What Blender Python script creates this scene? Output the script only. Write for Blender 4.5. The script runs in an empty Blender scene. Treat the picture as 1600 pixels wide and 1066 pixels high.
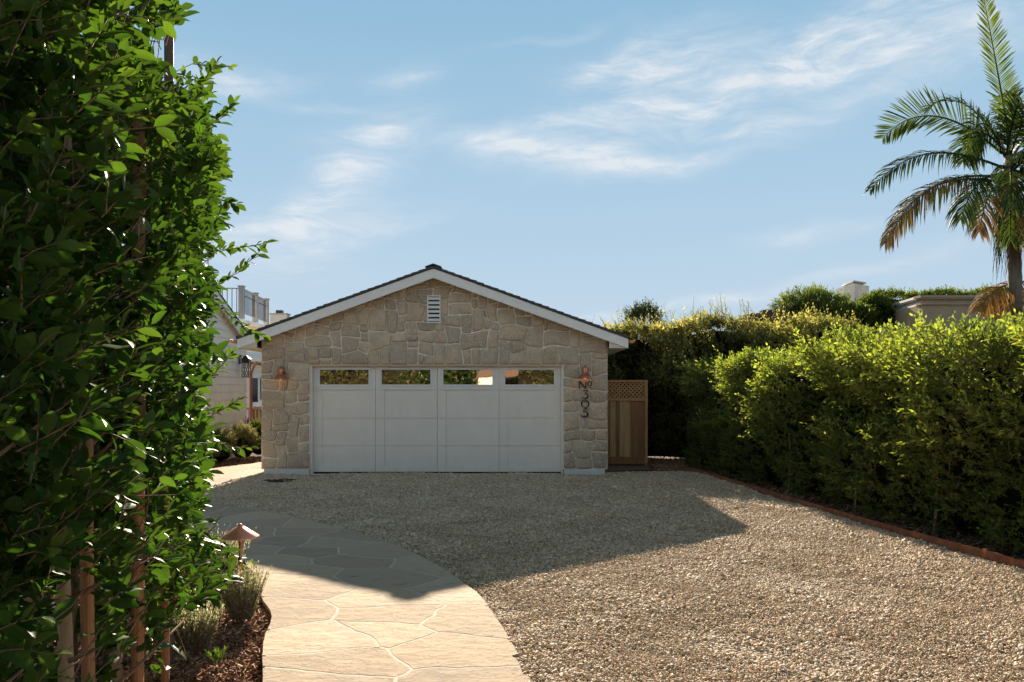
import bpy, math, random
import numpy as np
from mathutils import Vector, noise
R = math.radians
random.seed(7); rng = np.random.default_rng(7)
S = bpy.context.scene
COL = S.collection
F = 1244.0; EYE = 1.6; HZ = 612.0          # focal length in px, eye height, horizon row of the 1600 px photo

# ---------------------------------------------------------------- camera
cd = bpy.data.cameras.new('camera'); cam = bpy.data.objects.new('camera', cd); COL.objects.link(cam)
cam.location = (0, 0, EYE); cam.rotation_euler = (R(90), 0, 0)
cd.sensor_width = 36; cd.lens = F/1600*36; cd.shift_y = 79/1600
cd.clip_start = 0.05; cd.clip_end = 2000
S.camera = cam
# ---------------------------------------------------------------- light
SUN_AZ = R(-4.4); SUN_EL = R(23.7)
EXPOSURE = 1.50
sd = bpy.data.lights.new('sun', 'SUN'); sun = bpy.data.objects.new('sun', sd); COL.objects.link(sun)
sd.energy = 5.0; sd.angle = R(0.55); sd.color = (1.0, 0.85, 0.67)
sdir = Vector((math.sin(SUN_AZ)*math.cos(SUN_EL), math.cos(SUN_AZ)*math.cos(SUN_EL), math.sin(SUN_EL)))
sun.rotation_euler = (-sdir).to_track_quat('-Z', 'Y').to_euler()
S.view_settings.view_transform = 'Standard'; S.view_settings.look = 'None'
S.view_settings.exposure = EXPOSURE; S.view_settings.gamma = 1; S.view_settings.use_curve_mapping = False
S.render.engine = 'CYCLES'; S.cycles.use_denoising = True
S.cycles.max_bounces = 8; S.cycles.transparent_max_bounces = 8; S.cycles.transmission_bounces = 6
S.cycles.diffuse_bounces = 4
S.cycles.caustics_reflective = False; S.cycles.caustics_refractive = False


class NT:
    """tiny node helper"""
    def __init__(s, tree): s.t = tree; s.n = tree.nodes; s.l = tree.links
    def add(s, typ, ins=None, **props):
        nd = s.n.new(typ)
        for k, v in props.items(): setattr(nd, k, v)
        if ins:
            for k, v in ins.items(): s.put(nd.inputs[k], v)
        return nd
    def put(s, sock, v):
        if isinstance(v, bpy.types.NodeSocket): s.l.new(v, sock)
        elif isinstance(v, bpy.types.Node): s.l.new(v.outputs[0], sock)
        else: sock.default_value = v
    def math(s, op, a, b=0.0, c=None, clamp=False):
        nd = s.n.new('ShaderNodeMath'); nd.operation = op; nd.use_clamp = clamp
        s.put(nd.inputs[0], a); s.put(nd.inputs[1], b)
        if c is not None: s.put(nd.inputs[2], c)
        return nd.outputs[0]
    def mix(s, f, a, b, mode='MIX'):
        nd = s.n.new('ShaderNodeMixRGB'); nd.blend_type = mode
        s.put(nd.inputs[0], f); s.put(nd.inputs[1], a); s.put(nd.inputs[2], b); return nd.outputs[0]
    def ramp(s, f, stops, interp='LINEAR'):
        nd = s.n.new('ShaderNodeValToRGB'); nd.color_ramp.interpolation = interp
        el = nd.color_ramp.elements
        while len(el) < len(stops): el.new(0.5)
        for e, (p, c) in zip(el, stops):
            e.position = p; e.color = (c if len(c) == 4 else (*c, 1)) if hasattr(c, '__len__') else (c, c, c, 1)
        s.put(nd.inputs[0], f); return nd.outputs[0]
    def noise(s, vec, scale, detail=4, rough=0.55, dist=0.0):
        nd = s.n.new('ShaderNodeTexNoise'); s.put(nd.inputs['Vector'], vec) if vec is not None else None
        nd.inputs['Scale'].default_value = scale; nd.inputs['Detail'].default_value = detail
        nd.inputs['Roughness'].default_value = rough; nd.inputs['Distortion'].default_value = dist
        return nd.outputs[0]
    def mapping(s, vec, scale=(1, 1, 1), rot=(0, 0, 0), loc=(0, 0, 0)):
        nd = s.n.new('ShaderNodeMapping'); s.put(nd.inputs[0], vec)
        nd.inputs['Scale'].default_value = scale; nd.inputs['Rotation'].default_value = rot
        nd.inputs['Location'].default_value = loc; return nd.outputs[0]


# ---------------------------------------------------------------- world: blue sky with wisps of cirrus
W = bpy.data.worlds.new('World'); S.world = W; W.use_nodes = True
w = NT(W.node_tree); w.n.clear()
tc = w.add('ShaderNodeTexCoord')
sx = w.add('ShaderNodeSeparateXYZ', {0: tc.outputs['Generated']})
X, Y, Z = sx.outputs[0], sx.outputs[1], sx.outputs[2]
az = w.math('ARCTAN2', X, Y)                                   # 0 straight ahead, + to the right
hl = w.math('SQRT', w.math('ADD', w.math('MULTIPLY', X, X), w.math('MULTIPLY', Y, Y)))
el = w.math('ARCTAN2', Z, hl)
# blue late-afternoon gradient; unseen zenith greyed and darkened to keep the fill neutral
grad = w.ramp(w.math('MULTIPLY', el, 1/1.5708), [(0.0, (0.56, 0.69, 0.82)), (0.07, (0.52, 0.67, 0.81)), (0.16, (0.42, 0.61, 0.785)),
                                 (0.30, (0.28, 0.50, 0.70)), (0.55, (0.15, 0.19, 0.23)), (1.0, (0.085, 0.10, 0.115))])
cv = w.add('ShaderNodeCombineXYZ', {0: az, 1: el, 2: 0.0}).outputs[0]
warp = w.add('ShaderNodeTexNoise', {'Vector': w.mapping(cv, (6, 12, 1)), 'Scale': 1.0, 'Detail': 3.0})
wv = w.add('ShaderNodeVectorMath', {0: w.add('ShaderNodeVectorMath', {0: warp.outputs['Color'], 1: (0.5, 0.5, 0.5)}, operation='SUBTRACT').outputs[0], 3: 0.05}, operation='SCALE').outputs[0]
cvw = w.add('ShaderNodeVectorMath', {0: cv, 1: wv}, operation='ADD').outputs[0]
wisp = w.noise(w.mapping(cvw, (8, 30, 1), (0, 0, R(-14))), 1.0, 10, 0.66, 0.9)
wisp2 = w.noise(w.mapping(cvw, (14, 60, 1), (0, 0, R(-18))), 1.0, 7, 0.65, 0.6)
def blob(px, py, rx, ry, rot, amp):
    """one patch of cirrus: centre and radii given as a direction (from photo pixels), turned by rot degrees"""
    a0 = math.atan((px-800)/F); e0 = math.atan((HZ-py)/F*math.cos(a0))
    dx = w.math('SUBTRACT', w.add('ShaderNodeSeparateXYZ', {0: cvw}).outputs[0], a0)
    dy = w.math('SUBTRACT', w.add('ShaderNodeSeparateXYZ', {0: cvw}).outputs[1], e0)
    c, s_ = math.cos(R(rot)), math.sin(R(rot))
    u = w.math('DIVIDE', w.math('ADD', w.math('MULTIPLY', dx, c), w.math('MULTIPLY', dy, s_)), rx/F)
    v = w.math('DIVIDE', w.math('SUBTRACT', w.math('MULTIPLY', dy, c), w.math('MULTIPLY', dx, s_)), ry/F)
    r2 = w.math('ADD', w.math('MULTIPLY', u, u), w.math('MULTIPLY', v, v))
    return w.math('MULTIPLY', w.math('EXPONENT', w.math('MULTIPLY', r2, -1.0)), amp)
blobs = [(1040, 88, 130, 30, 8, 1.0), (1290, 60, 130, 30, 22, 0.9), (1150, 135, 250, 30, 14, 0.95), (1000, 150, 150, 40, 20, 0.5),
         (575, 235, 80, 40, 35, 0.9), (470, 350, 150, 34, 10, 0.85), (520, 290, 70, 30, 42, 0.8), (400, 420, 150, 36, 4, 0.5), (1500, 30, 150, 50, 12, 0.8), (1130, 200, 110, 22, 2, 0.5)]
streaks = [(880, 243, 150, 15, -5, 0.85), (800, 228, 90, 12, -8, 0.6), (1060, 250, 120, 11, 5, 0.65), (940, 262, 110, 10, 0, 0.5), (1140, 212, 90, 8, 0, 0.4), (900, 185, 110, 12, 14, 0.6), (1250, 120, 260, 12, 8, 0.55),
           (600, 200, 75, 11, 12, 0.75), (930, 112, 40, 10, 12, 0.5), (1000, 68, 70, 9, 12, 0.5), (500, 355, 130, 13, 6, 0.5), (630, 120, 50, 14, 8, 0.5), (370, 132, 80, 14, 8, 0.6), (300, 110, 60, 22, 0, 0.45), (1400, 120, 170, 16, 6, 0.4),
           (1250, 365, 55, 14, 0, 0.5), (1170, 460, 320, 10, 9, 0.6), (1350, 358, 30, 8, 0, 0.35), (520, 165, 70, 7, 0, 0.3), (870, 60, 110, 6, 8, 0.2), (1210, 190, 70, 8, 5, 0.4), (540, 375, 90, 10, 14, 0.4)]
tot = None
for b in blobs:
    v = blob(*b); tot = v if tot is None else w.math('ADD', tot, v)
tos = None
for b in streaks:
    v = blob(*b[:5], b[5]*1.35); tos = v if tos is None else w.math('ADD', tos, v)
fill_veil = w.ramp(w.noise(w.mapping(cvw, (1.6, 4, 1)), 1.0, 4, 0.5), [(0.42, 0.0), (0.70, 1.0)])
# the named wisps lie ahead; warm veils out of view are added facade fill
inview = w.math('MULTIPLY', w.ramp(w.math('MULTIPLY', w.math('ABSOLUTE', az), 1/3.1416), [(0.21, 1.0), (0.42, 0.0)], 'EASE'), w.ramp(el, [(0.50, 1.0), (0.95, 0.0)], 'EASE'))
tot = w.math('ADD', tot, w.math('MULTIPLY', fill_veil, w.math('SUBTRACT', 0.85, w.math('MULTIPLY', inview, 0.84))))
shape = w.ramp(wisp, [(0.36, 0.0), (0.70, 1.0)])
fine = w.ramp(wisp2, [(0.28, 0.25), (0.68, 1.0)])
cl = w.math('MULTIPLY', w.math('MULTIPLY', tot, w.math('ADD', w.math('MULTIPLY', shape, 0.8), 0.16)), fine)
cl = w.math('ADD', cl, w.math('MULTIPLY', w.math('MULTIPLY', tos, fine), w.math('ADD', w.math('MULTIPLY', shape, 0.6), 0.4)))
cl = w.math('MINIMUM', cl, 0.80, clamp=True)
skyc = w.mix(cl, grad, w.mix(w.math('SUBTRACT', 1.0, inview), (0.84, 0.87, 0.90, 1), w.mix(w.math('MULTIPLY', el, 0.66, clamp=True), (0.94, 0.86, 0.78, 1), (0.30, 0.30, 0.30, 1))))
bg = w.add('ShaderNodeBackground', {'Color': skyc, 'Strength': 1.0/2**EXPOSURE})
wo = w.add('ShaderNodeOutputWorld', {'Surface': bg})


# ---------------------------------------------------------------- helpers
def P(px, py, d): return Vector(((px-800)/F*d, d, EYE+(HZ-py)/F*d))
def G(px, py, z=0.0):
    d = F*(EYE-z)/(py-HZ); return Vector(((px-800)/F*d, d, z))

def root_loc(o):
    v = Vector((0, 0, 0))
    while o is not None: v += o.location; o = o.parent
    return v

def tag(o, label=None, cat=None, group=None, kind=None):
    if label: o['label'] = label
    if cat: o['category'] = cat
    if group: o['group'] = group
    if kind: o['kind'] = kind
    return o

def thing(name, label, cat, loc=(0, 0, 0), group=None):
    o = bpy.data.objects.new(name, None); COL.objects.link(o); o.location = loc; o.empty_display_size = 0.1
    return tag(o, label, cat, group)

def mesh(name, verts, faces, mats, parent=None, smooth=False, kind=None, label=None):
    """verts in world space; the object sits at its parent's origin"""
    off = root_loc(parent) if parent else Vector((0, 0, 0))
    me = bpy.data.meshes.new(name)
    me.from_pydata([(v[0]-off.x, v[1]-off.y, v[2]-off.z) for v in verts], [], faces)
    for m in (mats if isinstance(mats, (list, tuple)) else [mats]): me.materials.append(m)
    if smooth: me.shade_smooth()
    o = bpy.data.objects.new(name, me); COL.objects.link(o); o.parent = parent
    if kind: o['kind'] = kind
    if label: o['label'] = label
    return o

class MB:
    def __init__(s): s.v = []; s.f = []
    def raw(s, v, f):
        b = len(s.v); s.v += [tuple(x) for x in v]; s.f += [tuple(i+b for i in q) for q in f]; return s
    def box(s, a, b, c=None):
        x0, y0, z0 = a; x1, y1, z1 = b
        return s.raw([(x0, y0, z0), (x1, y0, z0), (x1, y1, z0), (x0, y1, z0), (x0, y0, z1), (x1, y0, z1), (x1, y1, z1), (x0, y1, z1)],
                     [(0, 3, 2, 1), (4, 5, 6, 7), (0, 1, 5, 4), (1, 2, 6, 5), (2, 3, 7, 6), (3, 0, 4, 7)])
    def prism(s, poly, axis, a, b):
        """poly: 2-D points; extruded along axis ('y' or 'z' or 'x') from a to b"""
        n = len(poly)
        def p(q, t):
            return (q[0], t, q[1]) if axis == 'y' else ((q[0], q[1], t) if axis == 'z' else (t, q[0], q[1]))
        v = [p(q, a) for q in poly]+[p(q, b) for q in poly]
        f = [tuple(range(n)), tuple(range(2*n-1, n-1, -1))]+[(i, i+n, (i+1) % n+n, (i+1) % n) for i in range(n)]
        return s.raw(v, f)
    def tube(s, pts, r, n=8, caps=True):
        pts = [Vector(p) for p in pts]; rs = r if hasattr(r, '__len__') else [r]*len(pts)
        rings = []; up = None
        for i, p in enumerate(pts):
            t = (pts[min(i+1, len(pts)-1)]-pts[max(i-1, 0)]).normalized()
            if up is None: up = Vector((0, 0, 1)) if abs(t.z) < .9 else Vector((1, 0, 0))
            a = t.cross(up).normalized(); b = a.cross(t).normalized(); up = b
            rings.append([p+(a*math.cos(2*math.pi*k/n)+b*math.sin(2*math.pi*k/n))*rs[i] for k in range(n)])
        v = [q for rg in rings for q in rg]; f = []
        for i in range(len(pts)-1):
            for k in range(n): f.append((i*n+k, i*n+(k+1) % n, (i+1)*n+(k+1) % n, (i+1)*n+k))
        if caps: f += [tuple(range(n-1, -1, -1)), tuple(range((len(pts)-1)*n, len(pts)*n))]
        return s.raw(v, f)
    def lathe(s, c, prof, n=24):
        """prof: (r, z) list"""
        v = []; f = []
        for r, z in prof:
            for k in range(n): v.append((c[0]+r*math.cos(2*math.pi*k/n), c[1]+r*math.sin(2*math.pi*k/n), c[2]+z))
        for i in range(len(prof)-1):
            for k in range(n): f.append((i*n+k, i*n+(k+1) % n, (i+1)*n+(k+1) % n, (i+1)*n+k))
        return s.raw(v, f)
    def bar(s, a, b, wd, th, up=(0, 0, 1)):
        """box beam from a to b, wd across 'up', th along 'up'"""
        a = Vector(a); b = Vector(b); t = (b-a).normalized(); u = Vector(up); sd_ = t.cross(u).normalized(); u = sd_.cross(t).normalized()
        v = []
        for p in (a, b):
            for i, j in ((-1, -1), (1, -1), (1, 1), (-1, 1)): v.append(p+sd_*wd/2*i+u*th/2*j)
        return s.raw(v, [(0, 1, 2, 3), (7, 6, 5, 4), (0, 4, 5, 1), (1, 5, 6, 2), (2, 6, 7, 3), (3, 7, 4, 0)])
    def build(s, name, mats, parent=None, smooth=False, kind=None, label=None, bevel=0):
        o = mesh(name, s.v, s.f, mats, parent, smooth, kind, label)
        if bevel:
            m = o.modifiers.new('bevel', 'BEVEL'); m.width = bevel; m.segments = 2; m.limit_method = 'ANGLE'
        return o

def box(name, a, b, mat, parent=None, bevel=0, label=None): return MB().box(a, b).build(name, mat, parent, bevel=bevel, label=label)

def in_poly(xs, ys, poly):
    inside = np.zeros(len(xs), bool); n = len(poly); j = n-1
    for i in range(n):
        xi, yi = poly[i][0], poly[i][1]; xj, yj = poly[j][0], poly[j][1]
        c = ((yi > ys) != (yj > ys)) & (xs < (xj-xi)*(ys-yi)/((yj-yi) if yj != yi else 1e-9)+xi)
        inside ^= c; j = i
    return inside


# ---------------------------------------------------------------- materials
def mat(name, build):
    m = bpy.data.materials.new(name); m.use_nodes = True
    t = NT(m.node_tree); t.n.clear()
    out = t.add('ShaderNodeOutputMaterial'); t.put(out.inputs['Surface'], build(t)); return m

def obj_co(t): return t.add('ShaderNodeTexCoord').outputs['Object']
def world_co(t): return t.add('ShaderNodeNewGeometry').outputs['Position']
def rand(t): return t.add('ShaderNodeObjectInfo').outputs['Random']

def principled(t, col, rough=0.6, bump=None, bstr=0.3, bdist=0.01, metal=0.0, spec=0.5, **kw):
    b = t.add('ShaderNodeBsdfPrincipled'); t.put(b.inputs['Base Color'], col if not (isinstance(col, tuple) and len(col) == 3) else (*col, 1))
    t.put(b.inputs['Roughness'], rough); b.inputs['Metallic'].default_value = metal
    b.inputs['Specular IOR Level'].default_value = spec
    for k, v in kw.items(): t.put(b.inputs[k], v)
    if bump is not None:
        bn = t.add('ShaderNodeBump', {'Strength': bstr, 'Distance': bdist, 'Height': bump}); t.put(b.inputs['Normal'], bn.outputs[0])
    return b.outputs[0]

def c4(c): return (*c, 1)
def simple(name, col, rough=0.55, metal=0.0, var=0.12, scale=6, bstr=0.15, bdist=0.004, spec=0.4, co=world_co):
    def f(t):
        v = co(t); n = t.noise(v, scale, 5, 0.6); n2 = t.noise(v, scale*14, 3, 0.6)
        dark = tuple(x*(1-var) for x in col); lite = tuple(min(1, x*(1+var)) for x in col)
        c = t.mix(t.ramp(n, [(0.3, 0.0), (0.7, 1.0)]), c4(dark), c4(lite))
        return principled(t, c, rough, n2, bstr, bdist, metal, spec)
    return mat(name, f)

def stone_f(t):
    v = world_co(t); r = rand(t)
    base = t.ramp(r, [(0.0, (0.57, 0.42, 0.275)), (0.25, (0.69, 0.54, 0.38)), (0.45, (0.44, 0.335, 0.235)), (0.6, (0.63, 0.50, 0.365)), (0.8, (0.38, 0.305, 0.235)), (1.0, (0.74, 0.58, 0.39))])
    off = t.add('ShaderNodeVectorMath', {0: v, 1: t.add('ShaderNodeCombineXYZ', {0: t.math('MULTIPLY', r, 37), 1: t.math('MULTIPLY', r, 11), 2: 0.0}).outputs[0]}, operation='ADD').outputs[0]
    n = t.noise(off, 6, 6, 0.6); n2 = t.noise(off, 28, 6, 0.65); n3 = t.noise(off, 90, 3, 0.6)
    c = t.mix(t.ramp(n, [(0.35, 0.0), (0.7, 0.75)]), base, (0.38, 0.285, 0.205, 1))
    c = t.mix(t.ramp(n2, [(0.46, 0.0), (0.70, 0.6)]), c, (0.84, 0.71, 0.53, 1))
    h = t.math('ADD', t.math('MULTIPLY', n, 1.0), t.math('MULTIPLY', n2, 0.5))
    h = t.math('ADD', h, t.math('MULTIPLY', n3, 0.12))
    return principled(t, c, 0.88, h, 0.9, 0.018, spec=0.2)
M_STONE = mat('facade stone', stone_f)
M_MORTAR = simple('mortar', (0.88, 0.79, 0.66), 0.95, var=0.12, scale=12, bstr=0.6, bdist=0.006, spec=0.1)
M_CONC = simple('painted concrete', (0.66, 0.64, 0.60), 0.85, var=0.08, bstr=0.3)
M_TRIM = simple('white painted trim', (0.88, 0.84, 0.78), 0.5, var=0.04)
def door_f(t):
    v = world_co(t); z = t.add('ShaderNodeSeparateXYZ', {0: v}).outputs[2]
    n = t.noise(t.mapping(v, (2, 2, 0.8)), 2.2, 5, 0.6); g = t.noise(t.mapping(v, (1, 1, 1)), 14, 6, 0.7)
    low_tone = t.math('MULTIPLY', t.ramp(z, [(0.0, 1.0), (0.55, 0.0)]), t.ramp(g, [(0.3, 0.2), (0.7, 0.6)]))  # greyer and darker towards the bottom, broken up by noise
    c = t.mix(t.ramp(n, [(0.3, 0.0), (0.7, 1.0)]), (0.85, 0.755, 0.655, 1), (0.90, 0.81, 0.71, 1))
    c = t.mix(low_tone, c, (0.56, 0.51, 0.47, 1))
    gr = t.noise(t.mapping(v, (60, 60, 4)), 3, 4, 0.6)
    return principled(t, c, 0.5, gr, 0.12, 0.002, spec=0.35)
M_DOOR = mat('off white door paint', door_f)
M_DARK = simple('black rubber', (0.02, 0.02, 0.022), 0.8, spec=0.2)
M_BLACK = simple('black metal', (0.025, 0.024, 0.023), 0.45, spec=0.5)
M_BRONZE = simple('dark bronze numerals', (0.028, 0.022, 0.018), 0.5, metal=0.3)
M_SOFFIT = simple('cream soffit paint', (0.72, 0.66, 0.54), 0.6, var=0.04)
M_SIDING = simple('cream siding paint', (0.93, 0.87, 0.75), 0.55, var=0.05, scale=3)
M_FRAME = simple('door frame paint', (0.78, 0.79, 0.78), 0.45, var=0.03)
def shingle_f(t):
    v = world_co(t); n = t.noise(v, 9, 3, 0.5); g = t.noise(v, 160, 3, 0.7)
    c = t.ramp(t.math('ADD', t.math('MULTIPLY', n, 0.5), t.math('MULTIPLY', g, 0.5)), [(0.3, (0.05, 0.047, 0.045)), (0.7, (0.13, 0.122, 0.115))])
    return principled(t, c, 0.95, g, 0.6, 0.006, spec=0.15)
M_SHINGLE = mat('asphalt shingle', shingle_f)
def copper_f(t):
    v = world_co(t); n = t.noise(v, 18, 5, 0.65)
    c = t.mix(t.ramp(n, [(0.35, 0.0), (0.7, 1.0)]), (0.83, 0.36, 0.20, 1), (0.50, 0.19, 0.10, 1))
    return principled(t, c, t.ramp(n, [(0.3, 0.26), (0.7, 0.5)]), n, 0.1, 0.003, 1.0)
M_COPPER = mat('copper', copper_f)
def copper_bright_f(t):
    n = t.noise(world_co(t), 40, 5, 0.65)
    c = t.mix(t.ramp(n, [(0.35, 0.0), (0.7, 1.0)]), (0.96, 0.44, 0.32, 1), (0.88, 0.36, 0.25, 1))
    return principled(t, c, 0.42, n, 0.05, 0.002, 0.75)
M_COPPER_NEW = mat('new copper', copper_bright_f)
M_COPPER_PAINT = simple('downspout copper', (0.52, 0.20, 0.10), 0.4, metal=0.55, var=0.15)
def rust_f(t):
    v = world_co(t); n = t.noise(v, 7, 6, 0.7); n2 = t.noise(v, 60, 4, 0.7)
    c = t.ramp(n, [(0.3, (0.11, 0.045, 0.025)), (0.5, (0.21, 0.085, 0.042)), (0.7, (0.33, 0.15, 0.075))])
    return principled(t, c, 0.85, n2, 0.4, 0.004, 0.0, 0.25)
M_RUST = mat('rusted steel', rust_f)

def wood_f(cols, rough=0.7, ax=(30, 30, 1.6)):
    def f(t):
        v = world_co(t); r = rand(t)
        off = t.add('ShaderNodeVectorMath', {0: t.mapping(v, ax), 1: t.add('ShaderNodeCombineXYZ', {0: t.math('MULTIPLY', r, 91), 1: 0.0, 2: t.math('MULTIPLY', r, 17)}).outputs[0]}, operation='ADD').outputs[0]
        g = t.noise(off, 1.0, 6, 0.65, 0.6)
        base = t.ramp(r, [(i/(len(cols)-1), c) for i, c in enumerate(cols)])
        c = t.mix(t.ramp(g, [(0.35, 0.0), (0.65, 0.6)]), base, t.mix(1.0, base, (0.45, 0.38, 0.33, 1), 'MULTIPLY'))
        return principled(t, c, rough, g, 0.3, 0.004, spec=0.25)
    return f
M_STAKE = mat('stake wood', wood_f([(0.40, 0.20, 0.09), (0.52, 0.27, 0.13), (0.46, 0.24, 0.12)]))
M_POLE = mat('weathered pole wood', wood_f([(0.13, 0.09, 0.065), (0.16, 0.12, 0.09)]))
M_WOODTAN = mat('light cedar', wood_f([(0.62, 0.40, 0.20), (0.68, 0.45, 0.24)]))
M_WOODBRN = mat('dark cedar', wood_f([(0.36, 0.18, 0.085), (0.42, 0.215, 0.105)]))
M_WOODFRAME = mat('cedar frame', wood_f([(0.60, 0.33, 0.15), (0.66, 0.37, 0.17)]))
M_LATTICE = mat('cedar lattice', wood_f([(0.62, 0.34, 0.16), (0.70, 0.40, 0.19)]))
def bark_f(dark, lite, sc=14):
    def f(t):
        v = world_co(t); n = t.noise(t.mapping(v, (1, 1, 0.35)), sc, 6, 0.65); n2 = t.noise(t.mapping(v, (1, 1, 0.3)), sc*5, 5, 0.7)
        c = t.ramp(t.math('ADD', t.math('MULTIPLY', n, 0.65), t.math('MULTIPLY', n2, 0.35)), [(0.3, dark), (0.62, lite)])
        return principled(t, c, 0.85, n2, 0.5, 0.006, spec=0.2)
    return f
M_BARK = mat('pale ficus bark', bark_f((0.22, 0.15, 0.095), (0.46, 0.33, 0.21)))
M_TWIG = simple('twig bark', (0.22, 0.14, 0.085), 0.8, var=0.3, scale=20)
M_TWIGDARK = simple('old twig bark', (0.13, 0.10, 0.07), 0.85, var=0.3, scale=10)
M_PALMTRUNK = mat('palm trunk', bark_f((0.10, 0.085, 0.065), (0.24, 0.21, 0.165), 5))

def leaf_f(dark, mid, young, gloss=0.35, trans=0.45, tcol=None, grey=None):
    """leaf: per-leaf random 'rnd', 0..1 'young' for new growth at the shoot tips"""
    def f(t):
        r = t.add('ShaderNodeAttribute', attribute_name='rnd').outputs['Fac']
        y = t.add('ShaderNodeAttribute', attribute_name='young').outputs['Fac']
        c = t.ramp(r, [(0.0, dark), (1.0, mid)])
        c = t.mix(y, c, c4(young))
        n = t.noise(world_co(t), 35, 3, 0.5)
        c = t.mix(t.ramp(n, [(0.4, 0.0), (0.75, 0.35)]), c, t.mix(1.0, c, (0.6, 0.62, 0.5, 1), 'MULTIPLY'))
        pr = principled(t, c, gloss+0.16, spec=0.10)
        tc_ = t.mix(1.0, c, (1.55, 1.75, 0.55, 1) if tcol is None else c4(tcol), 'MULTIPLY')
        tr = t.add('ShaderNodeBsdfTranslucent', {'Color': tc_})
        return t.add('ShaderNodeMixShader', {0: trans, 1: pr, 2: tr.outputs[0]}).outputs[0]
    return f
M_FICUS = mat('ficus leaf', leaf_f((0.019, 0.045, 0.013), (0.042, 0.088, 0.021), (0.18, 0.24, 0.05), 0.28, 0.34, (1.5, 1.9, 0.5)))
M_HEDGE = mat('hedge leaf', leaf_f((0.042, 0.082, 0.020), (0.105, 0.16, 0.036), (0.37, 0.41, 0.12), 0.34, 0.46, (1.5, 1.6, 0.5)))
M_OLDHEDGE = mat('old hedge leaf', leaf_f((0.075, 0.095, 0.035), (0.17, 0.19, 0.07), (0.46, 0.45, 0.20), 0.5, 0.5, (1.4, 1.3, 0.6)))
M_CREEPER = mat('creeper leaf', leaf_f((0.03, 0.06, 0.015), (0.08, 0.12, 0.025), (0.28, 0.32, 0.08), 0.45, 0.4, (1.4, 1.5, 0.5)))
M_DARKTREE = mat('grey green leaf', leaf_f((0.03, 0.045, 0.028), (0.07, 0.09, 0.05), (0.12, 0.14, 0.07), 0.5, 0.3))
M_OLIVE = mat('olive shrub leaf', leaf_f((0.14, 0.15, 0.08), (0.28, 0.28, 0.15), (0.50, 0.46, 0.26), 0.6, 0.35, (1.2, 1.2, 0.7)))
M_LAV = mat('lavender leaf', leaf_f((0.20, 0.21, 0.14), (0.36, 0.37, 0.26), (0.55, 0.53, 0.37), 0.7, 0.4, (1.1, 1.1, 0.8)))
M_GREENSHRUB = mat('green shrub leaf', leaf_f((0.05, 0.08, 0.03), (0.11, 0.15, 0.05), (0.22, 0.24, 0.09), 0.55, 0.35))
M_PURPLE = simple('purple blossom', (0.26, 0.13, 0.30), 0.8, var=0.3, scale=30)
M_PALM = mat('palm leaflet', leaf_f((0.028, 0.05, 0.02), (0.07, 0.10, 0.032), (0.18, 0.23, 0.05), 0.35, 0.24, (1.4, 1.5, 0.5)))
M_PALMDRY = mat('dry palm leaflet', leaf_f((0.11, 0.075, 0.042), (0.24, 0.17, 0.10), (0.34, 0.26, 0.12), 0.6, 0.3, (1.3, 1.0, 0.6)))
M_PALMORANGE = mat('orange palm leaflet', leaf_f((0.22, 0.12, 0.035), (0.38, 0.22, 0.07), (0.46, 0.35, 0.10), 0.6, 0.3, (1.3, 1.0, 0.6)))
M_CORE = simple('dark foliage core', (0.022, 0.03, 0.012), 0.95, var=0.4, scale=9, bstr=1, bdist=0.08, spec=0.05)  # solid core; the shade inside the leaves is put into its dark colour
M_COREOLD = simple('dark branch core', (0.03, 0.026, 0.016), 0.95, var=0.4, scale=9, bstr=1, bdist=0.08, spec=0.05)  # browner core, its colour carrying the inner shade as well

def pebble_f(t):
    r = t.add('ShaderNodeObjectInfo').outputs['Random']
    c = t.ramp(r, [(0.0, (0.28, 0.20, 0.13)), (0.12, (0.64, 0.515, 0.36)), (0.3, (0.47, 0.35, 0.225)), (0.45, (0.73, 0.62, 0.46)), (0.6, (0.57, 0.43, 0.28)),
                   (0.72, (0.33, 0.27, 0.205)), (0.82, (0.78, 0.69, 0.56)), (0.92, (0.55, 0.37, 0.225)), (1.0, (0.64, 0.52, 0.38))])
    n = t.noise(world_co(t), 130, 4, 0.6)
    c = t.mix(t.ramp(n, [(0.35, 0.0), (0.7, 0.45)]), c, t.mix(1.0, c, (0.6, 0.55, 0.5, 1), 'MULTIPLY'))
    return principled(t, c, 0.7, n, 0.4, 0.002, spec=0.3)
M_PEBBLE = mat('pebble', pebble_f)
def gravelbase_f(t):
    v = world_co(t); vo = t.add('ShaderNodeTexVoronoi', {'Vector': v, 'Scale': 42.0})
    c = t.ramp(t.add('ShaderNodeSeparateColor', {0: vo.outputs['Color']}).outputs[0], [(0.0, (0.14, 0.10, 0.07)), (0.5, (0.26, 0.20, 0.14)), (1.0, (0.40, 0.32, 0.23))])
    h = t.math('SUBTRACT', 1.0, vo.outputs['Distance'])
    return principled(t, c, 0.9, h, 1.0, 0.02, spec=0.15)
M_GRAVEL = mat('gravel base', gravelbase_f)
def soil_f(t):
    v = world_co(t); n = t.noise(v, 3, 6, 0.65); n2 = t.noise(v, 40, 5, 0.7)
    c = t.ramp(t.math('ADD', t.math('MULTIPLY', n, 0.4), t.math('MULTIPLY', n2, 0.6)), [(0.3, (0.035, 0.022, 0.014)), (0.7, (0.14, 0.085, 0.05))])
    return principled(t, c, 0.95, n2, 1.0, 0.03, spec=0.1)
M_SOIL = mat('soil', soil_f)
def chip_f(t):
    r = rand(t)
    c = t.ramp(r, [(0.0, (0.10, 0.05, 0.03)), (0.3, (0.22, 0.11, 0.06)), (0.6, (0.34, 0.18, 0.10)), (0.85, (0.46, 0.28, 0.17)), (1.0, (0.60, 0.42, 0.28))])
    return principled(t, c, 0.85, t.noise(world_co(t), 90, 3), 0.4, 0.003, spec=0.2)
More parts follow.
